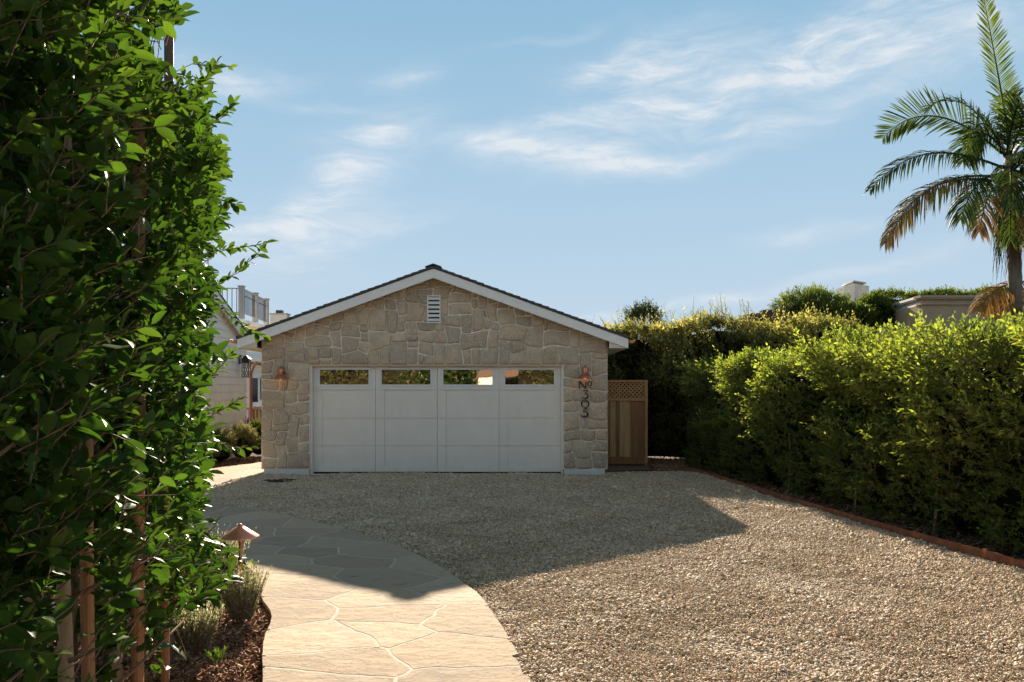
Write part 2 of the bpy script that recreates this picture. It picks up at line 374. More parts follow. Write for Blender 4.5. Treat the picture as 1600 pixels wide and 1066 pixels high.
M_CHIP = mat('bark chip', chip_f)
def flag_f(t):
    v = world_co(t); r = rand(t)
    base = t.ramp(r, [(0.0, (0.355, 0.29, 0.22)), (0.3, (0.49, 0.405, 0.305)), (0.6, (0.325, 0.275, 0.22)), (0.8, (0.45, 0.36, 0.26)), (1.0, (0.52, 0.445, 0.35))])
    sv = t.mapping(v, (1.0, 1.3, 1), (0, 0, R(8)))
    n = t.noise(sv, 2.2, 7, 0.65, 0.4); n2 = t.noise(sv, 8, 8, 0.66, 0.3); n3 = t.noise(sv, 70, 4, 0.65)
    lay = t.ramp(n2, [(0.40, 0.0), (0.47, 0.35), (0.53, 0.42), (0.58, 0.8), (0.7, 1.0)])
    c = t.mix(t.ramp(n, [(0.35, 0.0), (0.7, 0.7)]), base, (0.46, 0.35, 0.245, 1))
    c = t.mix(t.ramp(n2, [(0.30, 0.8), (0.44, 0.0)]), c, (0.30, 0.225, 0.155, 1))
    # thin dark splits in the cleft surface
    cr = t.noise(t.mapping(v, (3.6, 10, 1), (0, 0, R(10))), 1.0, 5, 0.7, 0.3)
    crk = t.ramp(cr, [(0.315, 1.0), (0.335, 0.0)])
    c = t.mix(t.math('MULTIPLY', crk, 0.85), c, (0.16, 0.12, 0.085, 1))
    h = t.math('ADD', t.math('MULTIPLY', lay, 0.5), t.math('MULTIPLY', n, 1.1))
    h = t.math('ADD', h, t.math('MULTIPLY', n3, 0.14)); h = t.math('SUBTRACT', h, t.math('MULTIPLY', crk, 0.6))
    return principled(t, c, 0.88, h, 0.85, 0.012, spec=0.12)
M_FLAG = mat('flagstone', flag_f)
M_GROUT = simple('flagstone grout', (0.55, 0.495, 0.42), 0.95, var=0.12, scale=20, bstr=0.5, bdist=0.004, spec=0.1)
def stucco(c):
    return simple('stucco', c, 0.9, var=0.1, scale=2.5, bstr=0.3, bdist=0.01, spec=0.15)
M_STUCCO_SHADE = stucco((0.46, 0.37, 0.25)); M_STUCCOWHITE = stucco((0.66, 0.63, 0.57))  # first is the front face's tan, with its shade put into the colour
M_GREYPAINT = simple('grey railing paint', (0.40, 0.38, 0.355), 0.6, var=0.06)
M_BRICKROOF = simple('brown roof', (0.10, 0.065, 0.05), 0.9)
def glass_refl_f(t):
    """coated garage pane: mirrors the garden behind the viewer"""
    n = t.noise(world_co(t), 1.3, 2, 0.4)
    g = t.add('ShaderNodeBsdfGlossy', {'Color': (0.86, 0.76, 0.60, 1), 'Roughness': 0.015})
    bn = t.add('ShaderNodeBump', {'Strength': 0.06, 'Distance': 0.05, 'Height': n}); t.put(g.inputs['Normal'], bn.outputs[0])
    d = t.add('ShaderNodeBsdfDiffuse', {'Color': (0.02, 0.02, 0.02, 1)})
    return t.add('ShaderNodeMixShader', {0: 0.75, 1: d.outputs[0], 2: g.outputs[0]}).outputs[0]
M_PANE = mat('coated glass', glass_refl_f)
M_BLACKGLASS = simple('dark glass', (0.008, 0.008, 0.009), 0.06, spec=0.7, bstr=0.0)
def bulb_f(t): return t.add('ShaderNodeEmission', {'Color': (1.0, 0.50, 0.20, 1), 'Strength': 0.7}).outputs[0]
M_BULB = mat('warm bulb', bulb_f)
M_CUSHION = simple('white cushion', (0.8, 0.78, 0.74), 0.9)
M_TIE = simple('green tie tape', (0.01, 0.28, 0.20), 0.5)

# ================================================================ GROUND
def poly_sheet(name, poly, z, mat_, kind='structure', parent=None):
    from mathutils.geometry import tessellate_polygon
    pts = [Vector((p[0], p[1], z)) for p in poly]
    tris = tessellate_polygon([pts])
    o = mesh(name, pts, [tuple(t_) for t_ in tris], mat_, parent)
    bm_flip(o)
    if kind: o['kind'] = kind
    return o
def bm_flip(o):
    me = o.data
    if me.polygons and me.polygons[0].normal.z < 0: me.flip_normals()

g = mesh('ground', [(-400, -400, -0.07), (400, -400, -0.07), (400, 900, -0.07), (-400, 900, -0.07)], [(0, 1, 2, 3)], M_SOIL); tag(g, kind='structure')

# path edges, walked from the photo's bottom edge up and away to the left
Redge = [G(950, 1400), G(885, 1190), G(822, 1066), G(790, 1000), G(768, 965), G(740, 930), G(712, 908), G(690, 893), G(648, 870), G(600, 850), G(545, 832), G(480, 817), G(410, 802), G(330, 790), G(260, 784), G(170, 780)]
Ledge = [G(405, 1400), G(412, 1190), G(413, 1066), G(416, 1010), G(428, 968), G(413, 938), G(404, 912), G(396, 896), G(380, 882), G(352, 868), G(318, 856), G(275, 846), G(225, 838), G(170, 831), G(110, 825), G(40, 818)]
drive_poly = [(p.x, p.y) for p in Redge]
G2R = [G(235, 790), G(285, 776), G(312, 768), G(335, 761), G(360, 752.5), G(386, 747), G(412, 742.5), G(430, 735)]   # second path, towards the front door
G2L = [G(165, 770), G(215, 756), G(255, 749), G(292, 742), G(325, 735.5), G(358, 730.5), G(392, 727), G(420, 722)]
edge_line = [G(1600+520, 1046), G(1600, 892), G(1540, 874), G(1430, 844), G(1300, 806), G(1200, 775), G(1120, 749), G(1085, 739), G(1060, 736)]
far_y = 15.34
poly = [(p.x, p.y) for p in Redge] + [(G(235, 788).x, G(235, 788).y)] + [(p.x, p.y) for p in G2R[1:7]] + [(-4.83, far_y), (-3.9, far_y), (-3.9, 15.6), (0.98, 15.6), (0.98, far_y), (1.80, far_y), (1.80, 17.35), (3.0, 17.35), (3.3, 15.9)] + [(p.x, p.y) for p in edge_line[::-1]] + [(6.5, 2.0), (6.8, -5), (-1.2, -5), (-1.2, 2.0)]
DRIVE = poly
o = poly_sheet('driveway', DRIVE, 0.0, M_GRAVEL)
LEFTGRAVEL = [(-2.6, 1.0), (-2.9, 3.5), (-3.5, 5.6), (-4.3, 7.6), (-9, 9.5), (-12, 9), (-12, 0)]
poly_sheet('side_yard', LEFTGRAVEL, -0.01, M_GRAVEL)
BED_L = [(-1.15, 1.6), (-1.15, 3.0)]+[(p.x, p.y) for p in Ledge[2:15]]+[(-4.4, 7.7), (-3.55, 5.7), (-2.95, 3.5), (-2.65, 1.6)]
poly_sheet('planting_bed', BED_L, -0.045, M_SOIL)
BED_R = [(p.x, p.y) for p in edge_line]+[(3.35, 15.62), (3.35, 18), (9, 18), (9, 2.5)]
poly_sheet('hedge_bed', BED_R, -0.015, M_SOIL)
BED_H = [(p.x, p.y+0.02) for p in G2L]+[(-5.3, 18), (-5.3, 22), (-12, 22), (-12, 13)]
poly_sheet('garden_bed', BED_H, -0.02, M_SOIL)
st = mesh('street', [(-40, -11.5, -0.04), (40, -11.5, -0.04), (40, -5, -0.04), (-40, -5, -0.04)], [(0, 1, 2, 3)], M_CONC); tag(st, kind='structure')
# concrete sill in front of the door
s = box('door_apron', (-3.86, 15.30, -0.05), (0.94, 15.9, 0.006), M_CONC); tag(s, kind='structure')

# ---- flagstones: Voronoi cells in strip coordinates, mapped to the path
def strip_map(L, Rr, s_, t_):
    i = int(min(max(s_, 0), len(L)-1.0001)); f = s_-i
    a = L[i].lerp(L[i+1], f); b = Rr[i].lerp(Rr[i+1], f); return a.lerp(b, t_)
def clip_half(poly_, p, nrm):
    out = []
    for i in range(len(poly_)):
        a = poly_[i]; b = poly_[(i+1) % len(poly_)]
        da = (a[0]-p[0])*nrm[0]+(a[1]-p[1])*nrm[1]; db = (b[0]-p[0])*nrm[0]+(b[1]-p[1])*nrm[1]
        if da <= 0: out.append(a)
        if (da < 0 < db) or (db < 0 < da):
            t_ = da/(da-db); out.append((a[0]+(b[0]-a[0])*t_, a[1]+(b[1]-a[1])*t_))
    return out
def inset(poly_, dist):
    n = len(poly_); out = []
    area = sum(poly_[i][0]*poly_[(i+1) % n][1]-poly_[(i+1) % n][0]*poly_[i][1] for i in range(n)); sg = 1 if area > 0 else -1
    for i in range(n):
        a = Vector(poly_[i-1][:2]); b = Vector(poly_[i][:2]); c = Vector(poly_[(i+1) % n][:2])
        d1 = (b-a); d2 = (c-b)
        if d1.length < 1e-6 or d2.length < 1e-6: out.append(tuple(b)); continue
        n1 = Vector((-d1.y, d1.x)).normalized()*sg; n2 = Vector((-d2.y, d2.x)).normalized()*sg
        m = n1+n2
        if m.length < 0.3: m = n1
        m.normalize(); k = dist/max(0.5, m.dot(n1)); out.append((b.x+m.x*k, b.y+m.y*k))
    return out
def resample(poly_, step, jit, seed):
    out = []; n = len(poly_)
    for i in range(n):
        a = Vector(poly_[i]); b = Vector(poly_[(i+1) % n]); L_ = (b-a).length; k = max(1, round(L_/step))
        for j in range(k):
            p = a.lerp(b, j/k)
            q = Vector((p.x*3.1, p.y*3.1, seed)); d = noise.noise_vector(q*1.3)
            out.append((p.x+d.x*jit, p.y+d.y*jit))
    return out
def slab(name, pl, z0, z1, mt, parent, cham=0.008, tilt=(0, 0)):
    top = inset(pl, cham); n = len(pl); c = (sum(p[0] for p in pl)/n, sum(p[1] for p in pl)/n)
    zt = lambda p: z1+(p[0]-c[0])*tilt[0]+(p[1]-c[1])*tilt[1]
    v = [(p[0], p[1], z0) for p in pl]+[(p[0], p[1], zt(p)-cham*0.8) for p in pl]+[(p[0], p[1], zt(p)) for p in top]+[(c[0], c[1], zt(c)+0.002)]
    f = []
    for i in range(n):
        j = (i+1) % n
        f += [(i, j, n+j, n+i), (n+i, n+j, 2*n+j, 2*n+i), (2*n+i, 2*n+j, 3*n)]
    o_ = mesh(name, v, f, mt, parent)
    ar = sum(pl[i][0]*pl[(i+1) % n][1]-pl[(i+1) % n][0]*pl[i][1] for i in range(n))
    if ar < 0: o_.data.flip_normals()
    return o_
def strip_poly(L, Rr): return [(p.x, p.y) for p in L]+[(p.x, p.y) for p in reversed(Rr)]
def build_path(L, Rr, nseed_along, nacross, seed, parent_name):
    rd = random.Random(seed)
    par = None
    out = MB(); n = len(L)
    ol = strip_poly(L, Rr)
    # grout body: one strip, its side faces are the slab edge
    v = []; f = []
    for i in range(n):
        for q in (L[i], Rr[i]): v += [(q.x, q.y, -0.06), (q.x, q.y, 0.0284)]
    for i in range(n-1):
        a = i*4; b = a+4
        f += [(a+1, a+3, b+3, b+1), (a, a+1, b+1, b), (a+2, b+2, b+3, a+3)]
    par = mesh(parent_name, v, f, M_GROUT); tag(par, kind='structure')
    # metric length along s
    cum = [0]
    for i in range(n-1): cum.append(cum[-1]+((L[i+1]+Rr[i+1])/2-(L[i]+Rr[i])/2).length)
    def s_of(m):
        for i in range(n-1):
            if m <= cum[i+1]: return i+(m-cum[i])/(cum[i+1]-cum[i])
        return n-1
    tot_ = cum[-1]; seeds = []
    wid = [(L[i]-Rr[i]).length for i in range(n)]
    k = nseed_along
    for i in range(k):
        for j in range(nacross):
            m = (i+0.5+rd.uniform(-.36, .36))/k*tot_; t_ = (j+0.5+rd.uniform(-.38, .38)+(0.25 if i % 2 else -0.2))/nacross
            seeds.append((m, min(max(t_, 0.04), 0.96)*1.0))
    mw = sum(wid)/n
    sp = [(m, t_*mw) for m, t_ in seeds]
    for a in sp:
        cell = [(0, 0), (tot_, 0), (tot_, mw), (0, mw)]
        for b in sp:
            if a is b: continue
            cell = clip_half(cell, ((a[0]+b[0])/2, (a[1]+b[1])/2), (b[0]-a[0], b[1]-a[1]))
            if len(cell) < 3: break
        if len(cell) < 3: continue
        pts = []
        for i in range(len(cell)):
            p, q = cell[i], cell[(i+1) % len(cell)]; L_ = math.hypot(q[0]-p[0], q[1]-p[1]); kk = max(1, round(L_/0.08))
            for j in range(kk):
                m = p[0]+(q[0]-p[0])*j/kk; t_ = (p[1]+(q[1]-p[1])*j/kk)/mw
                w3 = strip_map(L, Rr, s_of(m), t_*1.036-.018)
                e = max(.22, min(1.0, 6*min(t_, 1-t_)))
                nv = noise.noise_vector(Vector((w3.x*2.6, w3.y*2.6, seed)))
                n2v = noise.noise_vector(Vector((w3.x*14, w3.y*14, seed)))
                pts.append((w3.x+(nv.x*0.07+n2v.x*.02)*e, w3.y+(nv.y*0.07+n2v.y*.02)*e))
        pl = inset(pts, rd.uniform(0.009, 0.013))
        slab('flagstone', pl, 0.0, 0.0292+rd.uniform(0, .0012), M_FLAG, par, 0.0012, (0, 0))
    return par
build_path(Ledge, Redge, 26, 2, 12, 'path')
build_path(G2L, G2R, 8, 2, 5, 'house_path')


# ---------------------------------------------------------------- scattered grit through geometry nodes
def scatter(name, pts, scales, rots, mat_, shape='pebble', parent=None):
    """points -> instances of a small irregular solid; one 'stuff' object"""
    me = bpy.data.meshes.new(name); n = len(pts)
    me.vertices.add(n); me.vertices.foreach_set('co', np.asarray(pts, np.float32).ravel())
    for nm, arr in (('scl', scales), ('rot', rots)):
        a = me.attributes.new(nm, 'FLOAT_VECTOR', 'POINT'); a.data.foreach_set('vector', np.asarray(arr, np.float32).ravel())
    me.materials.append(mat_)
    o_ = bpy.data.objects.new(name, me); COL.objects.link(o_); o_['kind'] = 'stuff'; o_.parent = parent
    ng = bpy.data.node_groups.new(name, 'GeometryNodeTree')
    ng.interface.new_socket('Geometry', in_out='INPUT', socket_type='NodeSocketGeometry'); ng.interface.new_socket('Geometry', in_out='OUTPUT', socket_type='NodeSocketGeometry')
    N = ng.nodes; Lk = ng.links
    gi = N.new('NodeGroupInput'); go = N.new('NodeGroupOutput')
    if shape == 'pebble':
        src = N.new('GeometryNodeMeshIcoSphere'); src.inputs['Radius'].default_value = 1.0; src.inputs['Subdivisions'].default_value = 2
        sp = N.new('GeometryNodeSetPosition'); nt = N.new('ShaderNodeTexNoise'); nt.inputs['Scale'].default_value = 0.9
        vm = N.new('ShaderNodeVectorMath'); vm.operation = 'SUBTRACT'; vm.inputs[1].default_value = (.5, .5, .5)
        vs = N.new('ShaderNodeVectorMath'); vs.operation = 'SCALE'; vs.inputs['Scale'].default_value = 1.1
        Lk.new(nt.outputs['Color'], vm.inputs[0]); Lk.new(vm.outputs[0], vs.inputs[0]); Lk.new(src.outputs[0], sp.inputs['Geometry']); Lk.new(vs.outputs[0], sp.inputs['Offset'])
        shp = sp.outputs[0]
    else:
        src = N.new('GeometryNodeMeshCube'); src.inputs['Size'].default_value = (2, 2, 2)
        src.inputs['Vertices X'].default_value = 4
        sp = N.new('GeometryNodeSetPosition'); nt = N.new('ShaderNodeTexNoise'); nt.inputs['Scale'].default_value = 0.8
        vm = N.new('ShaderNodeVectorMath'); vm.operation = 'SUBTRACT'; vm.inputs[1].default_value = (.5, .5, .5)
        Lk.new(nt.outputs['Color'], vm.inputs[0]); Lk.new(src.outputs[0], sp.inputs['Geometry']); Lk.new(vm.outputs[0], sp.inputs['Offset'])
        shp = sp.outputs[0]
    sm = N.new('GeometryNodeSetMaterial'); sm.inputs['Material'].default_value = mat_; Lk.new(shp, sm.inputs[0])
    iop = N.new('GeometryNodeInstanceOnPoints'); Lk.new(gi.outputs[0], iop.inputs['Points']); Lk.new(sm.outputs[0], iop.inputs['Instance'])
    for nm, sock in (('scl', 'Scale'), ('rot', 'Rotation')):
        na = N.new('GeometryNodeInputNamedAttribute'); na.data_type = 'FLOAT_VECTOR'; na.inputs['Name'].default_value = nm
        Lk.new(na.outputs['Attribute'], iop.inputs[sock])
    Lk.new(iop.outputs[0], go.inputs[0])
    md = o_.modifiers.new('scatter', 'NODES'); md.node_group = ng
    return o_

def grid_points(poly_, step_of_y, y0, y1, x0=-14, x1=8):
    """jittered rows whose spacing grows with distance"""
    xs, ys, ss = [], [], []
    y = y0
    while y < y1:
        st = step_of_y(y)
        xr = 0.70*y+1.2
        a = max(x0, -xr); b = min(x1, xr)
        k = int((b-a)/st)
        xx = a+(np.arange(k)+rng.random(k))*st; yy = y+rng.random(k)*st*1.4
        xs.append(xx); ys.append(yy); ss.append(np.full(k, st)); y += st
    xs = np.concatenate(xs); ys = np.concatenate(ys); ss = np.concatenate(ss)
    m = in_poly(xs, ys, poly_); return xs[m], ys[m], ss[m]

def gravel(name, poly_, y0, y1, base=0.0132, z=0.004, kind='pebble'):
    stp = lambda y: base*(1+max(0, y-5)*0.055)
    x, y, st = grid_points(poly_, stp, y0, y1)
    n = len(x)
    # low mounds in the raked gravel
    hz = 0.008*np.sin(x*2.3+np.sin(y*1.7))+0.006*np.sin(y*3.1+x*1.3)+0.006*np.sin(x*9+3*np.sin(y*5))*np.sin(y*8)
    size = st*np.clip(rng.lognormal(-0.50, 0.36, n), .25, 1.9)*(1+.18*np.sin(x*3.7+2*np.sin(y*2.9)))
    sc = np.stack([size*rng.uniform(.75, 1.2, n), size*rng.uniform(.6, 1.0, n), size*rng.uniform(.4, .75, n)], 1)
    rot = np.stack([rng.normal(0, .6, n), rng.normal(0, .6, n), rng.uniform(0, 6.28, n)], 1)
    pz = z+hz+rng.uniform(-0.005, 0.013, n)
    print(name, n)
    return scatter(name, np.stack([x, y, pz], 1), sc, rot, M_PEBBLE)
gravel('gravel', DRIVE, 3.6, 15.7)
gravel('side_gravel', LEFTGRAVEL, 1.5, 9.5, 0.03)

def chips(name, poly_, y0, y1, step, zz, ln=0.022):
    x, y, st = grid_points(poly_, lambda y_: step, y0, y1); n = len(x)
    sc = np.stack([rng.uniform(.4, 1.5, n)*ln, rng.uniform(.08, .25, n)*ln, rng.uniform(.04, .12, n)*ln], 1)
    rot = np.stack([rng.normal(0, .5, n), rng.normal(0, .45, n), rng.uniform(0, 6.28, n)], 1)
    hz = 0.012*np.sin(x*5+np.sin(y*4))+0.01*np.sin(y*7)
    return scatter(name, np.stack([x, y, zz+hz+rng.uniform(-.01, .02, n)], 1), sc, rot, M_CHIP, 'chip')
chips('bark_mulch', BED_L, 2.4, 9.0, 0.0155, -0.035, 0.026)
chips('hedge_mulch', [(p.x, p.y) for p in edge_line]+[(3.35, 15.62), (3.35, 18), (6, 18), (6.6, 4)], 5.0, 17.6, 0.05, 0.0, 0.03)
chips('gate_mulch', [(2.92, 15.9), (3.9, 15.7), (4.2, 18.4), (2.92, 18.6)], 15.0, 18.6, 0.022, 0.03, 0.035)
chips('garden_mulch', [(p.x, p.y) for p in G2L]+[(-5.3, 16.5), (-5.3, 20), (-8, 20), (-8, 14)], 12.0, 19.5, 0.04, -0.005, 0.03)

# ================================================================ GARAGE
garage = thing('garage', 'stone-faced gabled garage with a wide off-white panelled door and brown shingle roof', 'garage', (-1.48, 15.3, 0))
XL, XR, YF, YB = -4.815, 1.835, 15.30, 22.4
DL, DR, DT = -3.885, 0.985, 2.118
XC, SL = -1.483, 0.361
ZF = 3.915                         # fascia top at the apex
wallz = lambda x: ZF-0.10-SL*abs(x-XC)
# mortar body of the front wall
mb = MB()
mb.prism([(XL, 0.11), (DL, 0.11), (DL, wallz(DL)), (XL, wallz(XL))], 'y', YF, YF+0.26)
mb.prism([(DL, DT), (DR, DT), (DR, wallz(DR)), (XC, wallz(XC)), (DL, wallz(DL))], 'y', YF, YF+0.26)
mb.prism([(DR, 0.11), (XR, 0.11), (XR, wallz(XR)), (DR, wallz(DR))], 'y', YF, YF+0.26)
front = mb.build('front_wall', M_MORTAR, garage)
box('side_wall', (XL+0.02, YF+0.26, 0), (XL+0.2, YB, wallz(XL)), M_MORTAR, garage)
box('side_wall', (XR-0.2, YF+0.26, 0), (XR-0.02, YB, wallz(XR)), M_MORTAR, garage)
MB().prism([(XL+0.02, 0), (XR-0.02, 0), (XR-0.02, wallz(XR)), (XC, wallz(XC)), (XL+0.02, wallz(XL))], 'y', YB, YB+0.15).build('back_wall', M_MORTAR, garage)
box('plinth', (XL+0.05, YF-0.012, -0.05), (DL-0.01, YF+0.30, 0.115), M_CONC, garage, 0.006)
box('plinth', (DR+0.01, YF-0.012, -0.05), (XR-0.05, YF+0.30, 0.115), M_CONC, garage, 0.006)

# stones
rd = random.Random(21)
xs = list(np.linspace(XL, DL, 10))+list(np.linspace(DL, DR, 48))[1:]+list(np.linspace(DR, XR, 9))[1:]
zs = list(np.linspace(0.115, DT, 20))+list(np.linspace(DT, 3.92, 18))[1:]
nx, nz = len(xs)-1, len(zs)-1; IL, IR, KT = 9, 56, 19
VX0, VX1, VZ0, VZ1 = -1.60, -1.39, 2.93, 3.42       # vent
filled = [[False]*nz for _ in range(nx)]
for i in range(nx):
    for k in range(nz):
        cx = (xs[i]+xs[i+1])/2
        if (IL <= i < IR and k < KT) or zs[k] > wallz(cx)-0.015: filled[i][k] = True
def warp(i, k):
    x, z = xs[i], zs[k]; nv = noise.noise_vector(Vector((x*2.9, 3.3, z*2.9)))*0.075+noise.noise_vector(Vector((x*9, 1.3, z*9)))*0.02
    dx, dz = nv.x, nv.z
    if i == 0 or i == nx: dx *= 0.18
    if i in (IL, IR) and k <= KT: dx = 0
    if k == 0 or (k == KT and IL <= i <= IR): dz = 0
    return (x+dx, z+dz)
stones = []
for k in range(nz):
    for i in range(nx):
        if filled[i][k]: continue
        wmax = 1
        while wmax < 5 and i+wmax < nx and not filled[i+wmax][k]: wmax += 1
        cand = rd.choices([(1, 2), (2, 2), (3, 2), (4, 2), (2, 3), (3, 3), (2, 4), (4, 3), (1, 3), (2, 1), (3, 1), (5, 3), (3, 4)], [5, 12, 16, 7, 16, 16, 8, 8, 3, 4, 4, 3, 3])[0]
        w_, h_ = min(cand[0], wmax), cand[1]
        def ok(w__, h__):
            return k+h__ <= nz and all(not filled[a][b] for a in range(i, i+w__) for b in range(k, k+h__))
        while h_ > 1 and not ok(w_, h_): h_ -= 1
        # do not leave a sliver one cell wide
        if wmax-w_ == 1 and ok(w_+1, h_): w_ += 1
        for a in range(i, i+w_):
            for b in range(k, k+h_): filled[a][b] = True
        stones.append((i, k, w_, h_))
print('stones', len(stones))
def make_stone(i, k, w_, h_):
    pl = [warp(a, k) for a in range(i, i+w_)]+[warp(i+w_, b) for b in range(k, k+h_)]+[warp(a, k+h_) for a in range(i+w_, i, -1)]+[warp(i, b) for b in range(k+h_, k, -1)]
    for sgn in (-1, 1):      # under the rake
        nn = (sgn*SL, 1.0); pl = clip_half(pl, (XC, wallz(XC)-0.004), nn)
        if len(pl) < 3: return
    pl = [p for j, p in enumerate(pl) if math.hypot(p[0]-pl[j-1][0], p[1]-pl[j-1][1]) > 0.012]
    if len(pl) < 3: return
    ar_ = abs(sum(pl[j-1][0]*pl[j][1]-pl[j][0]*pl[j-1][1] for j in range(len(pl))))/2
    if ar_ < 0.0035 or min(max(p[0] for p in pl)-min(p[0] for p in pl), max(p[1] for p in pl)-min(p[1] for p in pl)) < 0.055: return
    pl = inset(pl, rd.uniform(0.008, 0.016))
    # knock the corners off
    q = []; n = len(pl)
    for j in range(n):
        a, b, c = Vector(pl[j-1]), Vector(pl[j]), Vector(pl[(j+1) % n])
        d1, d2 = (b-a).normalized() if (b-a).length else Vector((1, 0)), (c-b).normalized() if (c-b).length else Vector((1, 0))
        if d1.dot(d2) < 0.6:
            r = min(0.03, (b-a).length*.4, (c-b).length*.4); q += [tuple(b-d1*r), tuple(b+(d2-d1)*r*0.22), tuple(b+d2*r)]
        else: q.append(tuple(b))
    pl = q; n = len(pl)
    cx = sum(p[0] for p in pl)/n; cz = sum(p[1] for p in pl)/n
    if VX0-0.02 < cx < VX1+0.02 and VZ0-0.02 < cz < VZ1+0.02: pass
    pr = rd.uniform(0.018, 0.05); tx, tz = rd.uniform(-.07, .07), rd.uniform(-.07, .07)
    def fy(p, d): return YF-(pr-d+(p[0]-cx)*tx+(p[1]-cz)*tz+0.010*noise.noise(Vector((p[0]*8, 0, p[1]*8))))
    r2 = inset(pl, 0.010); r3 = inset(pl, 0.022) if min(w_, h_) > 1 else inset(pl, 0.014)
    v = [(p[0], YF+0.01, p[1]) for p in pl]+[(p[0], fy(p, 0.014), p[1]) for p in pl]+[(p[0], fy(p, 0.003), p[1]) for p in r2]
    v += [(p[0], fy(p, -0.003+0.008*noise.noise(Vector((p[0]*14, 5, p[1]*14)))), p[1]) for p in r3]+[(cx, fy((cx, cz), -0.004), cz)]
    f = []
    for a in range(3):
        for j in range(n): f.append((a*n+j, (a+1)*n+j, (a+1)*n+(j+1) % n, a*n+(j+1) % n))
    for j in range(n): f.append((3*n+j, 4*n, 3*n+(j+1) % n))
    o_ = mesh('stone', v, f, M_STONE, front)
    if sum(pl[i_][0]*pl[(i_+1) % n][1]-pl[(i_+1) % n][0]*pl[i_][1] for i_ in range(n)) > 0: o_.data.flip_normals()
    o_.data.shade_smooth()
for st_ in stones: make_stone(*st_)
# gable vent
vent = box('gable_vent', (VX0, YF-0.045, VZ0), (VX1, YF-0.030, VZ1), M_DARK, garage)
fx = 0.022
for a, b in (((VX0-fx, YF-0.075, VZ0-fx), (VX0, YF+0.01, VZ1+fx)), ((VX1, YF-0.075, VZ0-fx), (VX1+fx, YF+0.01, VZ1+fx)),
             ((VX0, YF-0.075, VZ1), (VX1, YF+0.01, VZ1+fx)), ((VX0, YF-0.075, VZ0-fx), (VX1, YF+0.01, VZ0))): box('vent_frame', a, b, M_TRIM, vent)
for k in range(6):
    z = VZ0+0.02+k*(VZ1-VZ0)/6
    MB().raw([(VX0, YF-0.085, z), (VX1, YF-0.085, z), (VX1, YF-0.080, z-0.006), (VX0, YF-0.080, z-0.006), (VX0, YF-0.048, z+0.05), (VX1, YF-0.048, z+0.05), (VX1, YF-0.046, z+0.044), (VX0, YF-0.046, z+0.044)],
             [(0, 3, 2, 1), (4, 5, 6, 7), (0, 1, 5, 4), (3, 7, 6, 2), (0, 4, 7, 3), (1, 2, 6, 5)]).build('slat', M_TRIM, vent)

# roof
roofY0, roofY1 = 14.99, 22.75
EL, ER = -5.165, 2.175
rz = lambda x, up: ZF+up-SL*abs(x-XC)
deck = MB()
deck.prism([(EL, rz(EL, -0.055)), (XC, rz(XC, -0.055)), (XC, rz(XC, 0.012)), (EL, rz(EL, 0.012))], 'y', roofY0+0.03, roofY1)
deck.prism([(XC, rz(XC, -0.055)), (ER, rz(ER, -0.055)), (ER, rz(ER, 0.012)), (XC, rz(XC, 0.012))], 'y', roofY0+0.03, roofY1)
roof = deck.build('roof', M_SOFFIT, garage)
FW = 0.175
for x0, x1 in ((EL-0.012, XC), (XC, ER+0.012)):
    pts = [(x0, rz(x0, -FW if abs(x0-XC) > 1e-6 else -FW)), (x1, rz(x1, -FW)), (x1, rz(x1, 0)), (x0, rz(x0, 0))]
    MB().prism(pts, 'y', roofY0, roofY0+0.028).build('fascia', M_TRIM, roof, bevel=0.003)
# boxed eaves
for a, b in ((EL, XL), (XR, ER)):
    zb = min(rz(EL, -FW), rz(ER, -FW))+0.01
    MB().box((a, roofY0+0.03, zb), (b-0.0, roofY1, zb+0.015)).build('soffit', M_SOFFIT, roof)
zb_ = min(rz(EL, -FW), rz(ER, -FW))+0.026
MB().prism([(EL, zb_), (XL, zb_), (XL, rz(XL, -.057)), (EL, rz(EL, -.057))], 'y', roofY0+0.034, roofY0+0.05).build('soffit', M_SOFFIT, roof)
MB().prism([(XR, zb_), (ER, zb_), (ER, rz(ER, -.057)), (XR, rz(XR, -.057))], 'y', roofY0+0.034, roofY0+0.05).build('soffit', M_SOFFIT, roof)
box('eave_board', (EL-0.02, roofY0+0.03, rz(EL, -FW)), (EL-0.002, roofY1, rz(EL, 0)), M_TRIM, roof)
box('eave_board', (ER+0.002, roofY0+0.03, rz(ER, -FW)), (ER+0.02, roofY1, rz(ER, 0)), M_TRIM, roof)
# shingle courses, each lapping the one below
ncs = 27
for side in (-1, 1):
    xe = EL-0.03 if side < 0 else ER+0.03; run = abs(xe-XC)
    for k in range(ncs):
        u0 = run*(1-k/ncs)+0.0; u1 = run*(1-(k+1)/ncs)-0.03; u1 = max(u1, 0)
        xa, xb = XC+side*u0, XC+side*u1; jy = rd.uniform(-0.008, 0.008)
        up0 = 0.066; up1 = 0.050
        pl = [(xa, rz(xa, 0.014)), (xa, rz(xa, up0+rd.uniform(-.004, .006))), (xb, rz(xb, up1)), (xb, rz(xb, 0.014))]
        MB().prism(pl, 'y', roofY0-0.02+jy, roofY1+0.02).build('shingle_course', M_SHINGLE, roof)
for k in range(24):            # ridge caps
    y0 = roofY0-0.03+k*0.325; rcap = []
    for dx in (-0.15, -0.07, 0, 0.07, 0.15): rcap.append((XC+dx, rz(XC+dx, 0.096)-0.006*0))
    MB().prism([(p[0], p[1]) for p in rcap]+[(p[0], p[1]-0.022) for p in rcap[::-1]], 'y', y0, y0+0.33).build('ridge_cap', M_SHINGLE, roof)
